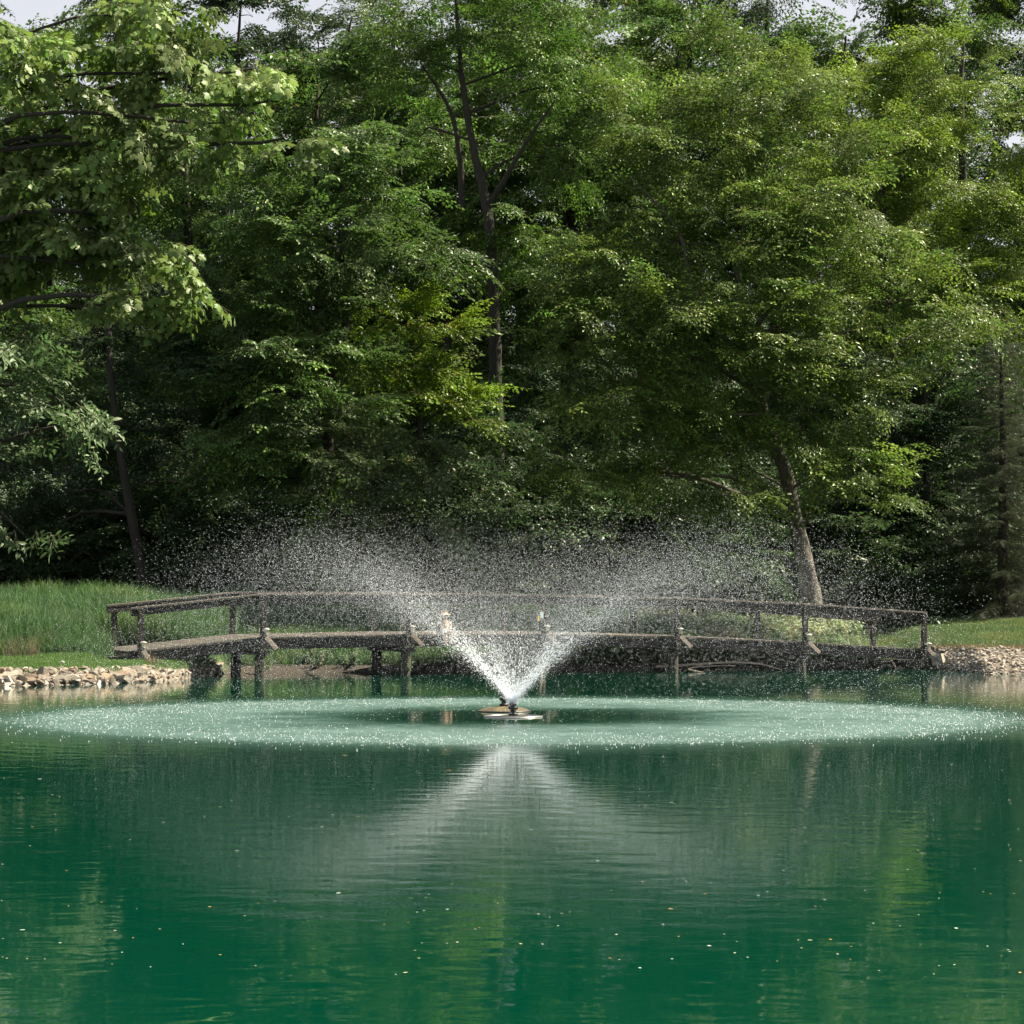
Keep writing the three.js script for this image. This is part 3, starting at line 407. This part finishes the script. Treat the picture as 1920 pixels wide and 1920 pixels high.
// ---------------------------------------------------------------- things on the bridge
{
  // two little plates on the middle post
  const p = near[3].clone().addScaledVector(outN, 0.12).addScaledVector(AX, -0.09); p.y += 0.33;
  const t = thing('hanging_tags', 'yellow tag and pale blue tag hung beside the middle bridge post', 'tag', p);
  const a = part('blue_tag', bar(V(0.01, 0, 0), V(0.01, 0.12, 0), 0.07, 0.012, CR), new THREE.MeshStandardMaterial({ color: new THREE.Color().setRGB(0.50, 0.64, 0.66), roughness: 0.5 }), t); tag(a, 'pale blue tag');
  const b = part('yellow_tag', bar(V(-0.055, -0.06, 0.02), V(-0.055, 0.05, 0.02), 0.045, 0.02, CR), new THREE.MeshStandardMaterial({ color: new THREE.Color().setRGB(0.72, 0.55, 0.05), roughness: 0.5 }), t); tag(b, 'yellow tag');
  part('hook', limb([[V(-0.05, 0.05, 0.01), 0.004], [V(0, 0.14, -0.02), 0.004], [V(0.06, 0.15, -0.06), 0.004]], 5, 3), M.black, t);
}
function field(bones, cell, k = 0.03) {                        // one smooth skin over tapered bones [a, ra, b, rb]
  const lo = V(1e9, 1e9, 1e9), hi = V(-1e9, -1e9, -1e9); for (const [a, ra, b, rb] of bones) { for (const [q, r] of [[a, ra], [b, rb]]) { lo.min(q.clone().addScalar(-r - 3 * cell)); hi.max(q.clone().addScalar(r + 3 * cell)); } }
  const size = hi.clone().sub(lo), half = Math.max(size.x, size.y, size.z) / 2, mid = lo.clone().add(hi).multiplyScalar(0.5), n = Math.ceil(2 * half / cell) + 2, mc = new MarchingCubes(n, M.tan, false, false, 60000);
  const q = V(), ab = V(), aq = V();
  for (let z = 0; z < n; z++) for (let y = 0; y < n; y++) for (let x = 0; x < n; x++) {
    q.set((x - n / 2) / (n / 2) * half, (y - n / 2) / (n / 2) * half, (z - n / 2) / (n / 2) * half).add(mid); let d = 1e9;
    for (const [a, ra, b, rb] of bones) { ab.subVectors(b, a); aq.subVectors(q, a); const h = clamp(aq.dot(ab) / Math.max(1e-9, ab.lengthSq()), 0, 1), e = aq.addScaledVector(ab, -h).length() - lerp(ra, rb, h), m = Math.max(k - Math.abs(d - e), 0) / k; d = Math.min(d, e) - m * m * k * 0.25; }
    mc.field[x + y * n + z * n * n] = -d;
  }
  mc.isolation = 0; mc.update(); const g = new THREE.BufferGeometry(), c = mc.count; g.setAttribute('position', new THREE.BufferAttribute(mc.positionArray.slice(0, c * 3), 3)); g.setAttribute('normal', new THREE.BufferAttribute(mc.normalArray.slice(0, c * 3), 3)); g.scale(half, half, half); g.translate(mid.x, mid.y, mid.z); return g;
}
{
  // the small figure sitting on the edge of the deck, feet over the water, facing the camera's side
  const px = 834, seat = at(px, 1189.5, depthAt(px)); seat.addScaledVector(CR, 0.02);
  const t = thing('child_statue', 'small seated child figure in straw hat and pale blue shorts on bridge edge', 'statue', seat); t.rotation.y = Math.atan2(outN.x, outN.z);
  const skin = new THREE.MeshStandardMaterial({ color: new THREE.Color().setRGB(0.26, 0.15, 0.10), roughness: 0.6 }), shirt = new THREE.MeshStandardMaterial({ color: new THREE.Color().setRGB(0.30, 0.215, 0.15), roughness: 0.85 }), shorts = new THREE.MeshStandardMaterial({ color: new THREE.Color().setRGB(0.33, 0.42, 0.46), roughness: 0.85 }), straw = new THREE.MeshStandardMaterial({ color: new THREE.Color().setRGB(0.36, 0.27, 0.18), roughness: 0.9 }), hair = new THREE.MeshStandardMaterial({ color: new THREE.Color().setRGB(0.06, 0.04, 0.03), roughness: 0.9 });
  const S = [-1, 1], arms = S.flatMap((s) => [[V(s * 0.085, 0.275, 0), 0.028, V(s * 0.125, 0.18, 0.04), 0.023], [V(s * 0.125, 0.18, 0.04), 0.022, V(s * 0.075, 0.115, 0.135), 0.016]]);
  const legs = S.flatMap((s) => [[V(s * 0.05, 0.05, 0.02), 0.045, V(s * 0.065, 0.045, 0.19), 0.036], [V(s * 0.065, 0.045, 0.19), 0.034, V(s * 0.06, -0.17, 0.215), 0.022], [V(s * 0.06, -0.185, 0.205), 0.021, V(s * 0.066, -0.195, 0.275), 0.016]]);
  const body = [[V(0, 0.06, 0.01), 0.07, V(0, 0.16, 0), 0.072], [V(0, 0.16, 0), 0.072, V(0, 0.26, -0.005), 0.07], [V(0, 0.28, 0), 0.032, V(0, 0.33, 0.008), 0.03], [V(0, 0.375, 0.012), 0.062, V(0, 0.40, 0.005), 0.062], [V(0, 0.355, 0.06), 0.014, V(0, 0.372, 0.068), 0.011], [V(0, 0.335, 0.03), 0.03, V(0, 0.345, 0.045), 0.028], ...S.map((s) => [V(s * 0.062, 0.375, 0.005), 0.014, V(s * 0.064, 0.39, 0.0), 0.012]), ...arms, ...legs];
  const fingers = S.flatMap((s) => { const w = V(s * 0.075, 0.115, 0.135); return [[w, 0.014, w.clone().add(V(-s * 0.012, -0.012, 0.022)), 0.013], ...[0, 1, 2, 3].flatMap((i) => { const a = w.clone().add(V(-s * (0.022 - 0.011 * i), -0.014, 0.026)), b = a.clone().add(V(-s * 0.003, -0.008, 0.016 - 0.002 * Math.abs(i - 1.2))), c = b.clone().add(V(0, -0.014, 0.004)); return [[a, 0.0052, b, 0.0048], [b, 0.0048, c, 0.004]]; }), [w.clone().add(V(-s * 0.012, -0.004, 0.008)), 0.006, w.clone().add(V(-s * 0.03, -0.01, 0.022)), 0.005]]; });
  part('body', mergeGeometries([field(body, 0.011, 0.02), field(fingers, 0.004, 0.004)]), skin, t);
  part('shirt', field([[V(0, 0.075, 0.008), 0.082, V(0, 0.16, 0), 0.082], [V(0, 0.16, 0), 0.082, V(0, 0.255, -0.005), 0.078], ...S.map((s) => [V(s * 0.075, 0.275, 0), 0.036, V(s * 0.115, 0.2, 0.03), 0.034])], 0.011, 0.025), shirt, t);
  part('shorts', field([[V(-0.04, 0.05, 0), 0.068, V(0.04, 0.05, 0), 0.068], ...S.map((s) => [V(s * 0.05, 0.052, 0.02), 0.056, V(s * 0.062, 0.05, 0.14), 0.05])], 0.011, 0.02), shorts, t);
  part('hair', field([[V(0, 0.395, -0.012), 0.066, V(0, 0.37, -0.03), 0.06]], 0.011, 0.01), hair, t);
  const hat = new THREE.LatheGeometry([[0.135, 0.405], [0.128, 0.412], [0.072, 0.43], [0.068, 0.48], [0.05, 0.505], [0, 0.515], [0, 0.50], [0.06, 0.44], [0.066, 0.424], [0.13, 0.402], [0.135, 0.405]].map((q) => new THREE.Vector2(...q)), 22); part('straw_hat', hat, straw, t);
  for (const s of S) { const e = new THREE.SphereGeometry(0.007, 8, 6); e.translate(s * 0.024, 0.378, 0.069); part('eye', e, M.black, t); }
  const mo = new THREE.SphereGeometry(0.012, 8, 6); mo.scale(1.2, 0.3, 0.5); mo.translate(0, 0.338, 0.071); part('mouth', mo, new THREE.MeshStandardMaterial({ color: new THREE.Color().setRGB(0.35, 0.12, 0.10), roughness: 0.6 }), t);
}
// ---------------------------------------------------------------- the two fountain floats
function fountainFloat(px, py, depth, r, label, top, domed) {
  const p = at(px, py, depth); p.y = 0; const t = thing('fountain_float', label, 'fountain', p, 'round fountain floats');
  const lathe = (q, seg = 40) => new THREE.LatheGeometry(q.map((v) => new THREE.Vector2(...v)), seg);
  part('float', lathe([[0, -0.06], [r * 0.92, -0.05], [r, -0.012], [r, 0.0], ...(domed ? [[r * 0.97, 0.012], [r * 0.7, 0.05], [r * 0.3, 0.068], [0, 0.072]] : [[r * 0.97, 0.008], [r * 0.3, 0.016], [0, 0.018]])]), top, t);
  part('rim', new THREE.TorusGeometry(r, 0.011, 8, 48).rotateX(Math.PI / 2).translate(0, 0.004, 0), domed ? M.black : M.rim, t);
  const h = domed ? 0.07 : 0.015;
  const nz = part('nozzle', lathe([[0, h], [0.06, h], [0.06, h + 0.03], [0.035, h + 0.035], [0.035, h + 0.07], [0.055, h + 0.075], [0.055, h + 0.115], [0.03, h + 0.12], [0.03, h + (domed ? 0.125 : 0.13)], [0.05, h + (domed ? 0.128 : 0.135)], [0.05, h + (domed ? 0.14 : 0.165)], [0, h + (domed ? 0.145 : 0.165)]], 20), M.black, t);
  part('collar', lathe([[0.058, h + 0.08], [0.064, h + 0.085], [0.064, h + 0.105], [0.058, h + 0.11]], 20), M.black, nz);
  return t;
}
fountainFloat(945, 1333, 31.9, 0.35, 'rear fountain float with brown domed disc and idle black nozzle', M.floatTop, true);
const front = fountainFloat(962, 1343.5, 30.3, 0.365, 'front fountain float with flat dark disc and black nozzle throwing the spray', new THREE.MeshStandardMaterial({ color: new THREE.Color().setRGB(0.06, 0.062, 0.06), roughness: 0.4 }), false);

// ---------------------------------------------------------------- spray, splashes
{
  const r = rngOf(2024), o = front.position.clone(); o.y = 0.18; const mats = [], q = new THREE.Quaternion(), s = V(), P = V(), Y = V(0, 1, 0), grav = 9.81, vel = V();
  const drop = new THREE.OctahedronGeometry(1, 0), shot = () => { const el = (50 + gauss(r) * 4.2) * Math.PI / 180, az = r() * 6.28319, v = Math.sqrt(grav * (6.1 + gauss(r) * 0.5) / Math.sin(2 * 53 * Math.PI / 180)) * (1 - 0.22 * Math.pow(r(), 3)); return [el, az, v]; };
  for (let i = 0; i < 270000; i++) {
    const [el, az, v] = shot(), T = 2 * v * Math.sin(el) / grav * 1.02, t = T * Math.pow(r(), 1.25), drag = 1 - 0.02 * t, spread = 0.03 + 0.15 * t;
    P.set(Math.cos(az) * Math.cos(el) * v * t * drag + 0.12 * t * t + gauss(r) * spread, v * Math.sin(el) * t - grav * t * t / 2 + gauss(r) * spread * 0.8, Math.sin(az) * Math.cos(el) * v * t * drag + gauss(r) * spread).add(o);
    if (P.y < 0.01 || noise(az * 14, t * 16 - el * 20) < 0.62 - 0.5 * smooth(0, 0.55, t)) continue;
    const R = (0.0011 + 0.0022 * Math.pow(r(), 3.6)) * (t < 0.3 ? 1.25 : 1);
    vel.set(Math.cos(az) * Math.cos(el) * v, v * Math.sin(el) - grav * t, Math.sin(az) * Math.cos(el) * v).normalize(); q.setFromUnitVectors(Y, vel); const st = 1.2 + r() * 0.8; mats.push(new THREE.Matrix4().compose(P, q, s.set(R, R * st, R)));
  }
  // the unbroken jets just above the nozzle
  for (let i = 0; i < 3000; i++) {
    let [el, az, v] = shot(); const t = 0.17 * Math.pow(r(), 1.35), k = Math.floor(az / 6.28319 * 34), spread = 0.003 + 0.05 * t; az = (k + 0.5 + 0.7 * (hash(k, 7) - 0.5) + gauss(r) * 0.34) / 34 * 6.28319; el = 0.87 + 0.10 * (hash(k, 9) - 0.5) + gauss(r) * 0.035; 
    P.set(Math.cos(az) * Math.cos(el) * v * t + gauss(r) * spread, v * Math.sin(el) * t - grav * t * t / 2 + gauss(r) * spread, Math.sin(az) * Math.cos(el) * v * t + gauss(r) * spread).add(o);
    const clump = noise(az * 9, t * 22) > 0.35 ? 1 : 0.5; vel.set(Math.cos(az) * Math.cos(el), Math.sin(el) - 0.1, Math.sin(az) * Math.cos(el)).add(V(gauss(r) * 0.15, gauss(r) * 0.15, gauss(r) * 0.15)).normalize(); q.setFromUnitVectors(Y, vel);
    const R = (0.0025 + 0.003 * r()) * clump; mats.push(new THREE.Matrix4().compose(P, q, s.set(R, R * (2 + 3.5 * r()), R)));
  }
  tag(scatter('fountain_spray', drop, M.drop, mats, scene), 'wide cone of white water drops thrown up by the front fountain float', 'water spray', null, 'stuff');
  // little splashes where the drops land
  const sp = [], up = new THREE.ConeGeometry(1, 1, 5, 1, true).translate(0, 0.5, 0);
  for (let i = 0; i < 8500; i++) {
    const a = r() * 6.28319, rad = r() < 0.55 ? 5.6 + gauss(r) * 0.62 : 2.9 + 3.4 * Math.pow(r(), 0.7), x = o.x + Math.cos(a) * rad + 0.1, z = o.z + Math.sin(a) * rad; if (noise(x * 5 + 60, z * 5 + 60) < 0.3) continue;
    const h = 0.004 + 0.016 * Math.pow(r(), 3), w = 0.0022 + 0.003 * r(); q.setFromUnitVectors(Y, V(gauss(r) * 0.3, 1, gauss(r) * 0.3).normalize()); sp.push(new THREE.Matrix4().compose(P.set(x, 0.001, z), q, s.set(w, h, w)));
  }
  tag(scatter('splashes', up, M.drop, sp, scene), 'ring of tiny white splashes on the water round the fountain', 'splashes', null, 'stuff');
  // specks of leaf and foam lying on the pond
  const sk = [], fl = new THREE.CircleGeometry(1, 6).rotateX(-Math.PI / 2), cols = [];
  for (let i = 0; i < 900; i++) { const d = 9 + 40 * Math.pow(r(), 1.2), x = (r() - 0.5) * 0.46 * d; if (Math.hypot(x - o.x, d + o.z) < 6.5 || shore(x) < d + 0.3) continue; const R = 0.0028 + 0.008 * Math.pow(r(), 5) * Math.min(1.4, d / 20) + d * 0.00009; sk.push(new THREE.Matrix4().compose(P.set(x, 0.006, -d), q.setFromAxisAngle(Y, r() * 6), s.set(R * (1 + r()), R, R))); cols.push(r() < 0.5 ? [0.42, 0.36, 0.22] : r() < 0.4 ? [0.45, 0.25, 0.06] : [0.55, 0.56, 0.5]); }
  tag(scatter('floating_specks', fl, new THREE.MeshStandardMaterial({ roughness: 0.7, side: THREE.DoubleSide }), sk, scene, cols), 'scattered pale leaf specks floating on the green pond', 'floating leaves', null, 'stuff');
}
// ---------------------------------------------------------------- stones along the two shores
{
  const r = rngOf(314), rocks = [0, 1, 2, 3, 4, 5].map(() => { const pts = []; for (let i = 0; i < 15; i++) { const a = r() * 6.283, c = 2 * r() - 1, s = Math.sqrt(1 - c * c); pts.push(V(Math.cos(a) * s, c * 0.55, Math.sin(a) * s * 0.8).multiplyScalar(0.82 + 0.3 * r())); } const g = new ConvexGeometry(pts); g.setAttribute('uv', new THREE.Float32BufferAttribute(new Float32Array(g.attributes.position.count * 2).map((v, i) => { const k = i >> 1, p = g.attributes.position; return i % 2 ? p.getY(k) + p.getZ(k) : p.getX(k) + 0.4 * p.getZ(k); }), 2)); return g; });
  const pebbles = [0, 1, 2, 3].map((k) => { const g = new THREE.IcosahedronGeometry(1, 1), p = g.attributes.position; for (let i = 0; i < p.count; i++) { const v = V().fromBufferAttribute(p, i), f = 0.85 + 0.3 * noise(v.x * 1.7 + k * 9 + 20, v.y * 1.7 + v.z * 1.3 + 20); p.setXYZ(i, v.x * f, v.y * f * 0.62, v.z * f * 0.8); } g.deleteAttribute('normal'); g.deleteAttribute('uv'); const m = g; m.computeVertexNormals(); return m; });
  const stoneTex = texture(256, 256, (i, j) => { const v = 0.62 + 0.38 * (0.5 * noise(i / 8, j / 8, 32) + 0.3 * noise(i / 32, j / 32, 8) + 0.2 * noise(i / 3, j / 3)); return [v, v * (0.96 + 0.06 * noise(i / 20, j / 20)), v * 0.95]; });
  const tones = [[0.27, 0.23, 0.185], [0.22, 0.195, 0.16], [0.31, 0.275, 0.23], [0.21, 0.18, 0.15], [0.29, 0.22, 0.16], [0.18, 0.16, 0.14], [0.37, 0.34, 0.29]].map((c) => new THREE.MeshStandardMaterial({ color: new THREE.Color().setRGB(...c), map: stoneTex, bumpMap: stoneTex, bumpScale: 0.02, roughness: 0.9 }));
  const wet = new THREE.MeshStandardMaterial({ color: new THREE.Color().setRGB(0.085, 0.070, 0.055), map: stoneTex, roughness: 0.45 });
  const plain = tones.map((m) => { const c = m.clone(); c.map = c.bumpMap = null; return c; });
  const muds = new THREE.MeshStandardMaterial({ color: new THREE.Color().setRGB(0.14, 0.115, 0.09), roughness: 0.95 });
  for (const [name, label, x0, x1, d0, d1, size, shapes, mats, n] of [['rock_shore', 'bank of tan angular rocks at the water on the left', -10.4, -6.05, -0.25, 1.12, [0.038, 0.165], rocks, tones, 1050], ['gravel_shore', 'bank of tan rounded cobbles at the water on the right', 9.42, 12.8, -0.3, 1.95, [0.032, 0.066], pebbles, plain, 1700]]) {
    // the bed that the stones lie on
    const bed = [], idx = [], nx = 60, nd = 8; for (let j = 0; j <= nd; j++) for (let i = 0; i <= nx; i++) { const x = lerp(x0, x1, i / nx), d = lerp(d0, d1, j / nd), p = ground(x, shore(x) + d); p.y += 0.012; bed.push(p.x, p.y, p.z); }
    for (let j = 0; j < nd; j++) for (let i = 0; i < nx; i++) { const a = j * (nx + 1) + i; idx.push(a, a + 1, a + nx + 1, a + 1, a + nx + 2, a + nx + 1); }
    const g = new THREE.BufferGeometry(); g.setAttribute('position', new THREE.Float32BufferAttribute(bed, 3)); g.setIndex(idx); g.computeVertexNormals();
    const bank = tag(part(name, g, muds, scene), label, null, null, 'structure');
    const list = [];
    for (let i = 0; i < n; i++) {
      const x = lerp(x0, x1, r()), fd = r(), d = lerp(d0, d1, fd), taper = name === 'rock_shore' ? 1 - 0.55 * smooth(-7.1, -6.1, x) : 1, big = name === 'rock_shore' ? 1.25 - 0.7 * Math.abs(fd - 0.35) : 1, s = 0.88 * lerp(size[0], size[1], Math.pow(r(), name === 'rock_shore' ? 3.4 : 2.2)) * taper * big, p = ground(x, shore(x) + d * (name === 'rock_shore' ? taper : 1)); p.y += s * (0.12 + 0.28 * r());
      const e = new THREE.Euler(gauss(r) * 0.4 + (name === 'rock_shore' ? 0.25 : 0), r() * 6.283, gauss(r) * 0.35); list.push([p, e, V(s * (0.9 + 0.7 * r()), s * (0.7 + 0.4 * r()), s * (0.8 + 0.3 * r())), Math.floor(r() * shapes.length), Math.floor(Math.pow(r(), 0.9) * mats.length), s]);
    }
    // the largest ones inside the picture are stones of their own
    list.sort((a, b) => b[5] - a[5]);
    list.forEach(([p, e, s, k, m], i) => { if (i < 300) { const o = part('stone', shapes[k], p.y < 0.045 ? wet : mats[m], bank); o.position.copy(p); o.rotation.copy(e); o.scale.copy(s); } });
    const rest = list.slice(300).map(([p, e, s]) => new THREE.Matrix4().compose(p, new THREE.Quaternion().setFromEuler(e), s)), cols = list.slice(300).map(([, , , , m]) => mats[m].color.toArray());
    tag(scatter('small_stones', shapes[1], new THREE.MeshStandardMaterial({ roughness: 0.9 }), rest, bank, cols), null, null, null, 'stuff');
  }
  // a pale rock alone on the mown grass
  const p = at(116, 1240, 44.8); p.y = land(p.x, 44.8) + 0.03; const rock = part('pale_rock', rocks[2], new THREE.MeshStandardMaterial({ color: new THREE.Color().setRGB(0.62, 0.58, 0.5), map: stoneTex, roughness: 0.9 }), scene); rock.position.copy(p); rock.scale.set(0.06, 0.075, 0.05); tag(rock, 'small whitish rock alone on the bright mown grass at left', 'rock');
}
// ---------------------------------------------------------------- sticks at the water's edge
{
  const stick = (pts, r0, label, name, cat) => { const P = pts.map(([px, py, d]) => at(px, py, d)), b = P[0], t = part(name, limb(P.map((p, i) => [p.clone().sub(b), r0 * (1 - 0.7 * i / (P.length - 1))]), 6, 5, 0.1, 5), M.stick, scene); t.position.copy(b); tag(t, label, cat); };
  stick([[1230, 1250, 52.4], [1300, 1246, 52.4], [1370, 1242, 52.5], [1425, 1245, 52.6], [1466, 1256, 52.9]], 0.035, 'long thin bleached branch lying along the muddy bank at right', 'driftwood_branch', 'branch');
  stick([[1320, 1262, 51.0], [1290, 1254, 51.8], [1330, 1249, 52.3], [1380, 1248, 52.4]], 0.022, 'short forked dry branch on the mud below the long one', 'driftwood_branch', 'branch');
  stick([[462, 1262.5, 50.4], [478, 1265, 49.6], [492, 1267.5, 48.6]], 0.03, 'pale stick lying in the water at the second left pier', 'driftwood_branch', 'branch');
  stick([[352, 1249, 49.6], [376, 1248, 50], [402, 1253, 50.2], [418, 1249, 50.6]], 0.025, 'dry crooked branch on the bank beside the end of the rocks', 'driftwood_branch', 'branch');
  stick([[1016, 1269, 47.9], [1015.5, 1259, 47.9], [1013, 1248, 47.9], [1011.5, 1238, 47.9]], 0.022, 'thin pale bent stake standing in the water below the middle of the bridge', 'bent_stake', 'stake');
}
// ---------------------------------------------------------------- grass and weeds
{
  const tuft = (seed, n, H, spread, w, segs = 3) => { const r = rngOf(seed), m = Maker(); for (let i = 0; i < n; i++) { const a = r() * 6.283, R = Math.sqrt(r()) * spread, h = H * (0.55 + 0.6 * r()), lean = 0.15 + 0.75 * r(), la = r() * 6.283, wa = r() * 6.283, W = V(Math.cos(wa) * w, 0, Math.sin(wa) * w), v = 0.75 + 0.5 * r(), c = (t) => [v * (0.75 + 0.4 * t), v * (0.75 + 0.35 * t), v * 0.85]; let L = null; for (let k = 0; k <= segs; k++) { const t = k / segs, p = V(Math.cos(a) * R + Math.cos(la) * lean * h * t * t, h * t * (1 - 0.28 * lean * t * t), Math.sin(a) * R + Math.sin(la) * lean * h * t * t), q = k === segs ? [m.v(p, c(t))] : [m.v(p.clone().addScaledVector(W, 1 - t * 0.7), c(t)), m.v(p.clone().addScaledVector(W, -(1 - t * 0.7)), c(t))]; if (L) { m.t(L[0], L[1], q[0]); if (q.length > 1) m.t(L[1], q[1], q[0]); } L = q; } } return m.build(); };
  const r = rngOf(555), fill = (n, x0, x1, f, tallest) => { const mats = [], cols = []; for (let i = 0; i < n; i++) { const x = lerp(x0, x1, r()), q = f(x); if (!q) continue; const [depth, s, c] = q, p = ground(x, depth), rel = p.clone().sub(near[3]), along = rel.dot(AX), across = rel.dot(CR); if (across > -0.25 && across < BW + 0.25 && along > -9 && along < 9) { const deck = curve(near.map((v) => [v.clone().sub(near[3]).dot(AX), v.y]), along); if (p.y + (tallest ?? 0.65) * s * 1.2 > deck - 0.06) continue; } p.y -= 0.02; mats.push(new THREE.Matrix4().compose(p, new THREE.Quaternion().setFromEuler(new THREE.Euler(gauss(r) * 0.1, r() * 6.283, gauss(r) * 0.1)), V(s, s * (0.8 + 0.4 * r()), s))); cols.push(c.map((v) => v * (0.75 + 0.5 * r()))); } return [mats, cols]; };
  const G1 = [0.036, 0.112, 0.021], G2 = [0.064, 0.142, 0.025];
  let [m, c] = fill(15000, -14, 4.2, (x) => { const s = shore(x), left = smooth(-5.9, -6.5, x), d = lerp(0.35, 4.2, left) + 9.5 * Math.pow(r(), 0.9) * (x > 0 ? 0.8 : 1); const n = fbm(x * 0.8 + 9, d * 0.8 + 5, 3); return s + d > 60 ? null : [s + d, (0.55 + 0.75 * n) * lerp(1, 1.15, left) * (0.55 + 0.45 * smooth(0.3, 1.6, d - (left ? 3.9 : 0))), n > 0.55 ? G2 : G1]; });
  tag(scatter('tall_grass', tuft(1, 26, 0.52, 0.22, 0.010), M.grass, m, scene, c), 'tall wild grass covering the slope behind the left half of the bridge', 'grass', null, 'stuff');
  [m, c] = fill(9000, -12, -6.2, (x) => { const d = 0.85 + 3.9 * r(); return [shore(x) + d, 0.8 + 0.5 * r(), [0.072, 0.160, 0.018]]; }, 0.07);
  tag(scatter('mown_grass', tuft(2, 24, 0.06, 0.09, 0.004, 2), M.grass, m, scene, c), 'bright mown strip of lawn above the rocks at left', 'grass', null, 'stuff');
  [m, c] = fill(26000, 7.0, 17, (x) => { const d = (x < 9.4 ? 0.6 : 1.75) + 9.5 * r(), n = fbm(x * 0.7, d * 0.7, 3); return [shore(x) + d, 0.9 + 0.5 * r(), d < 2.4 && x > 9.4 ? [0.13, 0.115, 0.045] : n > 0.55 ? [0.100, 0.145, 0.030] : [0.058, 0.118, 0.022]]; }, 0.07);
  tag(scatter('lawn', tuft(3, 22, 0.065, 0.10, 0.004, 2), M.grass, m, scene, c), 'lawn with straw coloured edge above the cobbles at right', 'grass', null, 'stuff');
  [m, c] = fill(60, -9.7, -9.1, (x) => [shore(x) + 4.0 + 0.9 * r(), 0.35 + 0.4 * r(), [0.105, 0.110, 0.045]]);
  tag(scatter('dry_grass', tuft(4, 14, 0.6, 0.12, 0.006), M.grass, m, scene, c), 'tuft of dry straw coloured grass at the far left edge of the tall grass', 'grass', null, 'stuff');
  const d0 = at(285, 1243, 46.6); [m, c] = fill(26, d0.x - 0.05, d0.x + 0.25, (x) => [45.95 + 0.35 * r(), 0.3 + 0.3 * r(), [0.15, 0.11, 0.06]]);
  tag(scatter('dead_weed', tuft(5, 10, 0.45, 0.08, 0.005), M.grass, m, scene, c), 'dead brown weed beside the left bridge lamp', 'weed');
  // leafy weeds
  const weed = (seed, H) => { const rr = rngOf(seed), w = Maker(); for (let s = 0; s < 5; s++) { const a = rr() * 6.283, l = 0.35 * rr(), h = H * (0.6 + 0.5 * rr()), P = (t) => V(Math.cos(a) * (0.1 + l * t * t), h * t, Math.sin(a) * (0.1 + l * t * t)); for (let i = 0; i < 3; i++) twig(w, P(i / 3), P((i + 1) / 3), 0.005, [0.9, 0.9, 0.7]); for (let i = 0; i < 16; i++) { const t = 0.25 + 0.75 * i / 15, b = i * 2.4 + rr(), d = V(Math.cos(b), 0.25 - 0.5 * rr(), Math.sin(b)).normalize(), up = V(-d.x * d.y, 1, -d.z * d.y).normalize(), v = 0.75 + 0.55 * rr(); leaf(w, P(t), d, up, 0.14 * (1.15 - 0.5 * t), 0.05, [v, v, v], 0.3); } } return w.build(); };
  [m, c] = fill(1300, 2.2, 8.1, (x) => { const d = 0.45 + 4.6 * Math.pow(r(), 1.1), n = fbm(x * 1.1, d + 7, 3); if (x > 7.0 && r() < 0.5) return null; return [shore(x) + d, (0.35 + 1.1 * n * (0.6 + 0.8 * r())) * smooth(1.6, 3.4, x) * (0.7 + 0.3 * smooth(0.5, 2, d)), n > 0.46 ? [0.24, 0.29, 0.12] : [0.12, 0.19, 0.055]]; });
  tag(scatter('weed_patch', weed(1, 0.62), M.grass, m, scene, c), 'bank of pale leafy weeds behind the right part of the bridge', 'weeds', null, 'stuff');
  [m, c] = fill(260, -6, 2.5, (x) => { const d = 0.3 + 7 * r(); return [shore(x) + d, 0.45 + 0.4 * r(), [0.07, 0.12, 0.03]]; });
  tag(scatter('wild_plants', weed(2, 0.55), M.grass, m, scene, c), 'leafy wild plants scattered through the grass behind the bridge', 'weeds', null, 'stuff');
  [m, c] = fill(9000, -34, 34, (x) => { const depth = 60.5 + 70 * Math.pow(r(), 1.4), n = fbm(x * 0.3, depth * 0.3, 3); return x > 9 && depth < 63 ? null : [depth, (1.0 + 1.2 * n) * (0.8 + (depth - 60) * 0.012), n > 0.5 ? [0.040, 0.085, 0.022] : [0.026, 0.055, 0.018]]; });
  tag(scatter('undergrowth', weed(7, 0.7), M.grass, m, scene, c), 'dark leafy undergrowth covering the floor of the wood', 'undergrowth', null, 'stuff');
  for (const [px, py, d, s, label] of [[498, 1262, 47.7, 0.55, 'bright green fern growing at the foot of the second left pier'], [762, 1262, 49.0, 0.5, 'green fern growing at the foot of the third left pier'], [596, 1186, 52.6, 0.6, 'light green leafy plant standing in the grass behind the second bay of the bridge']]) { const g = part('fern', weed(px, 0.6), M.grass.clone(), scene); g.material.color.setRGB(0.10, 0.16, 0.04); g.position.copy(at(px, py, d)); if (d > 50) g.position.y = land(g.position.x, d); g.scale.setScalar(s); tag(g, label, 'plant'); }
}
// ---------------------------------------------------------------- draw
renderer.render(scene, camera);
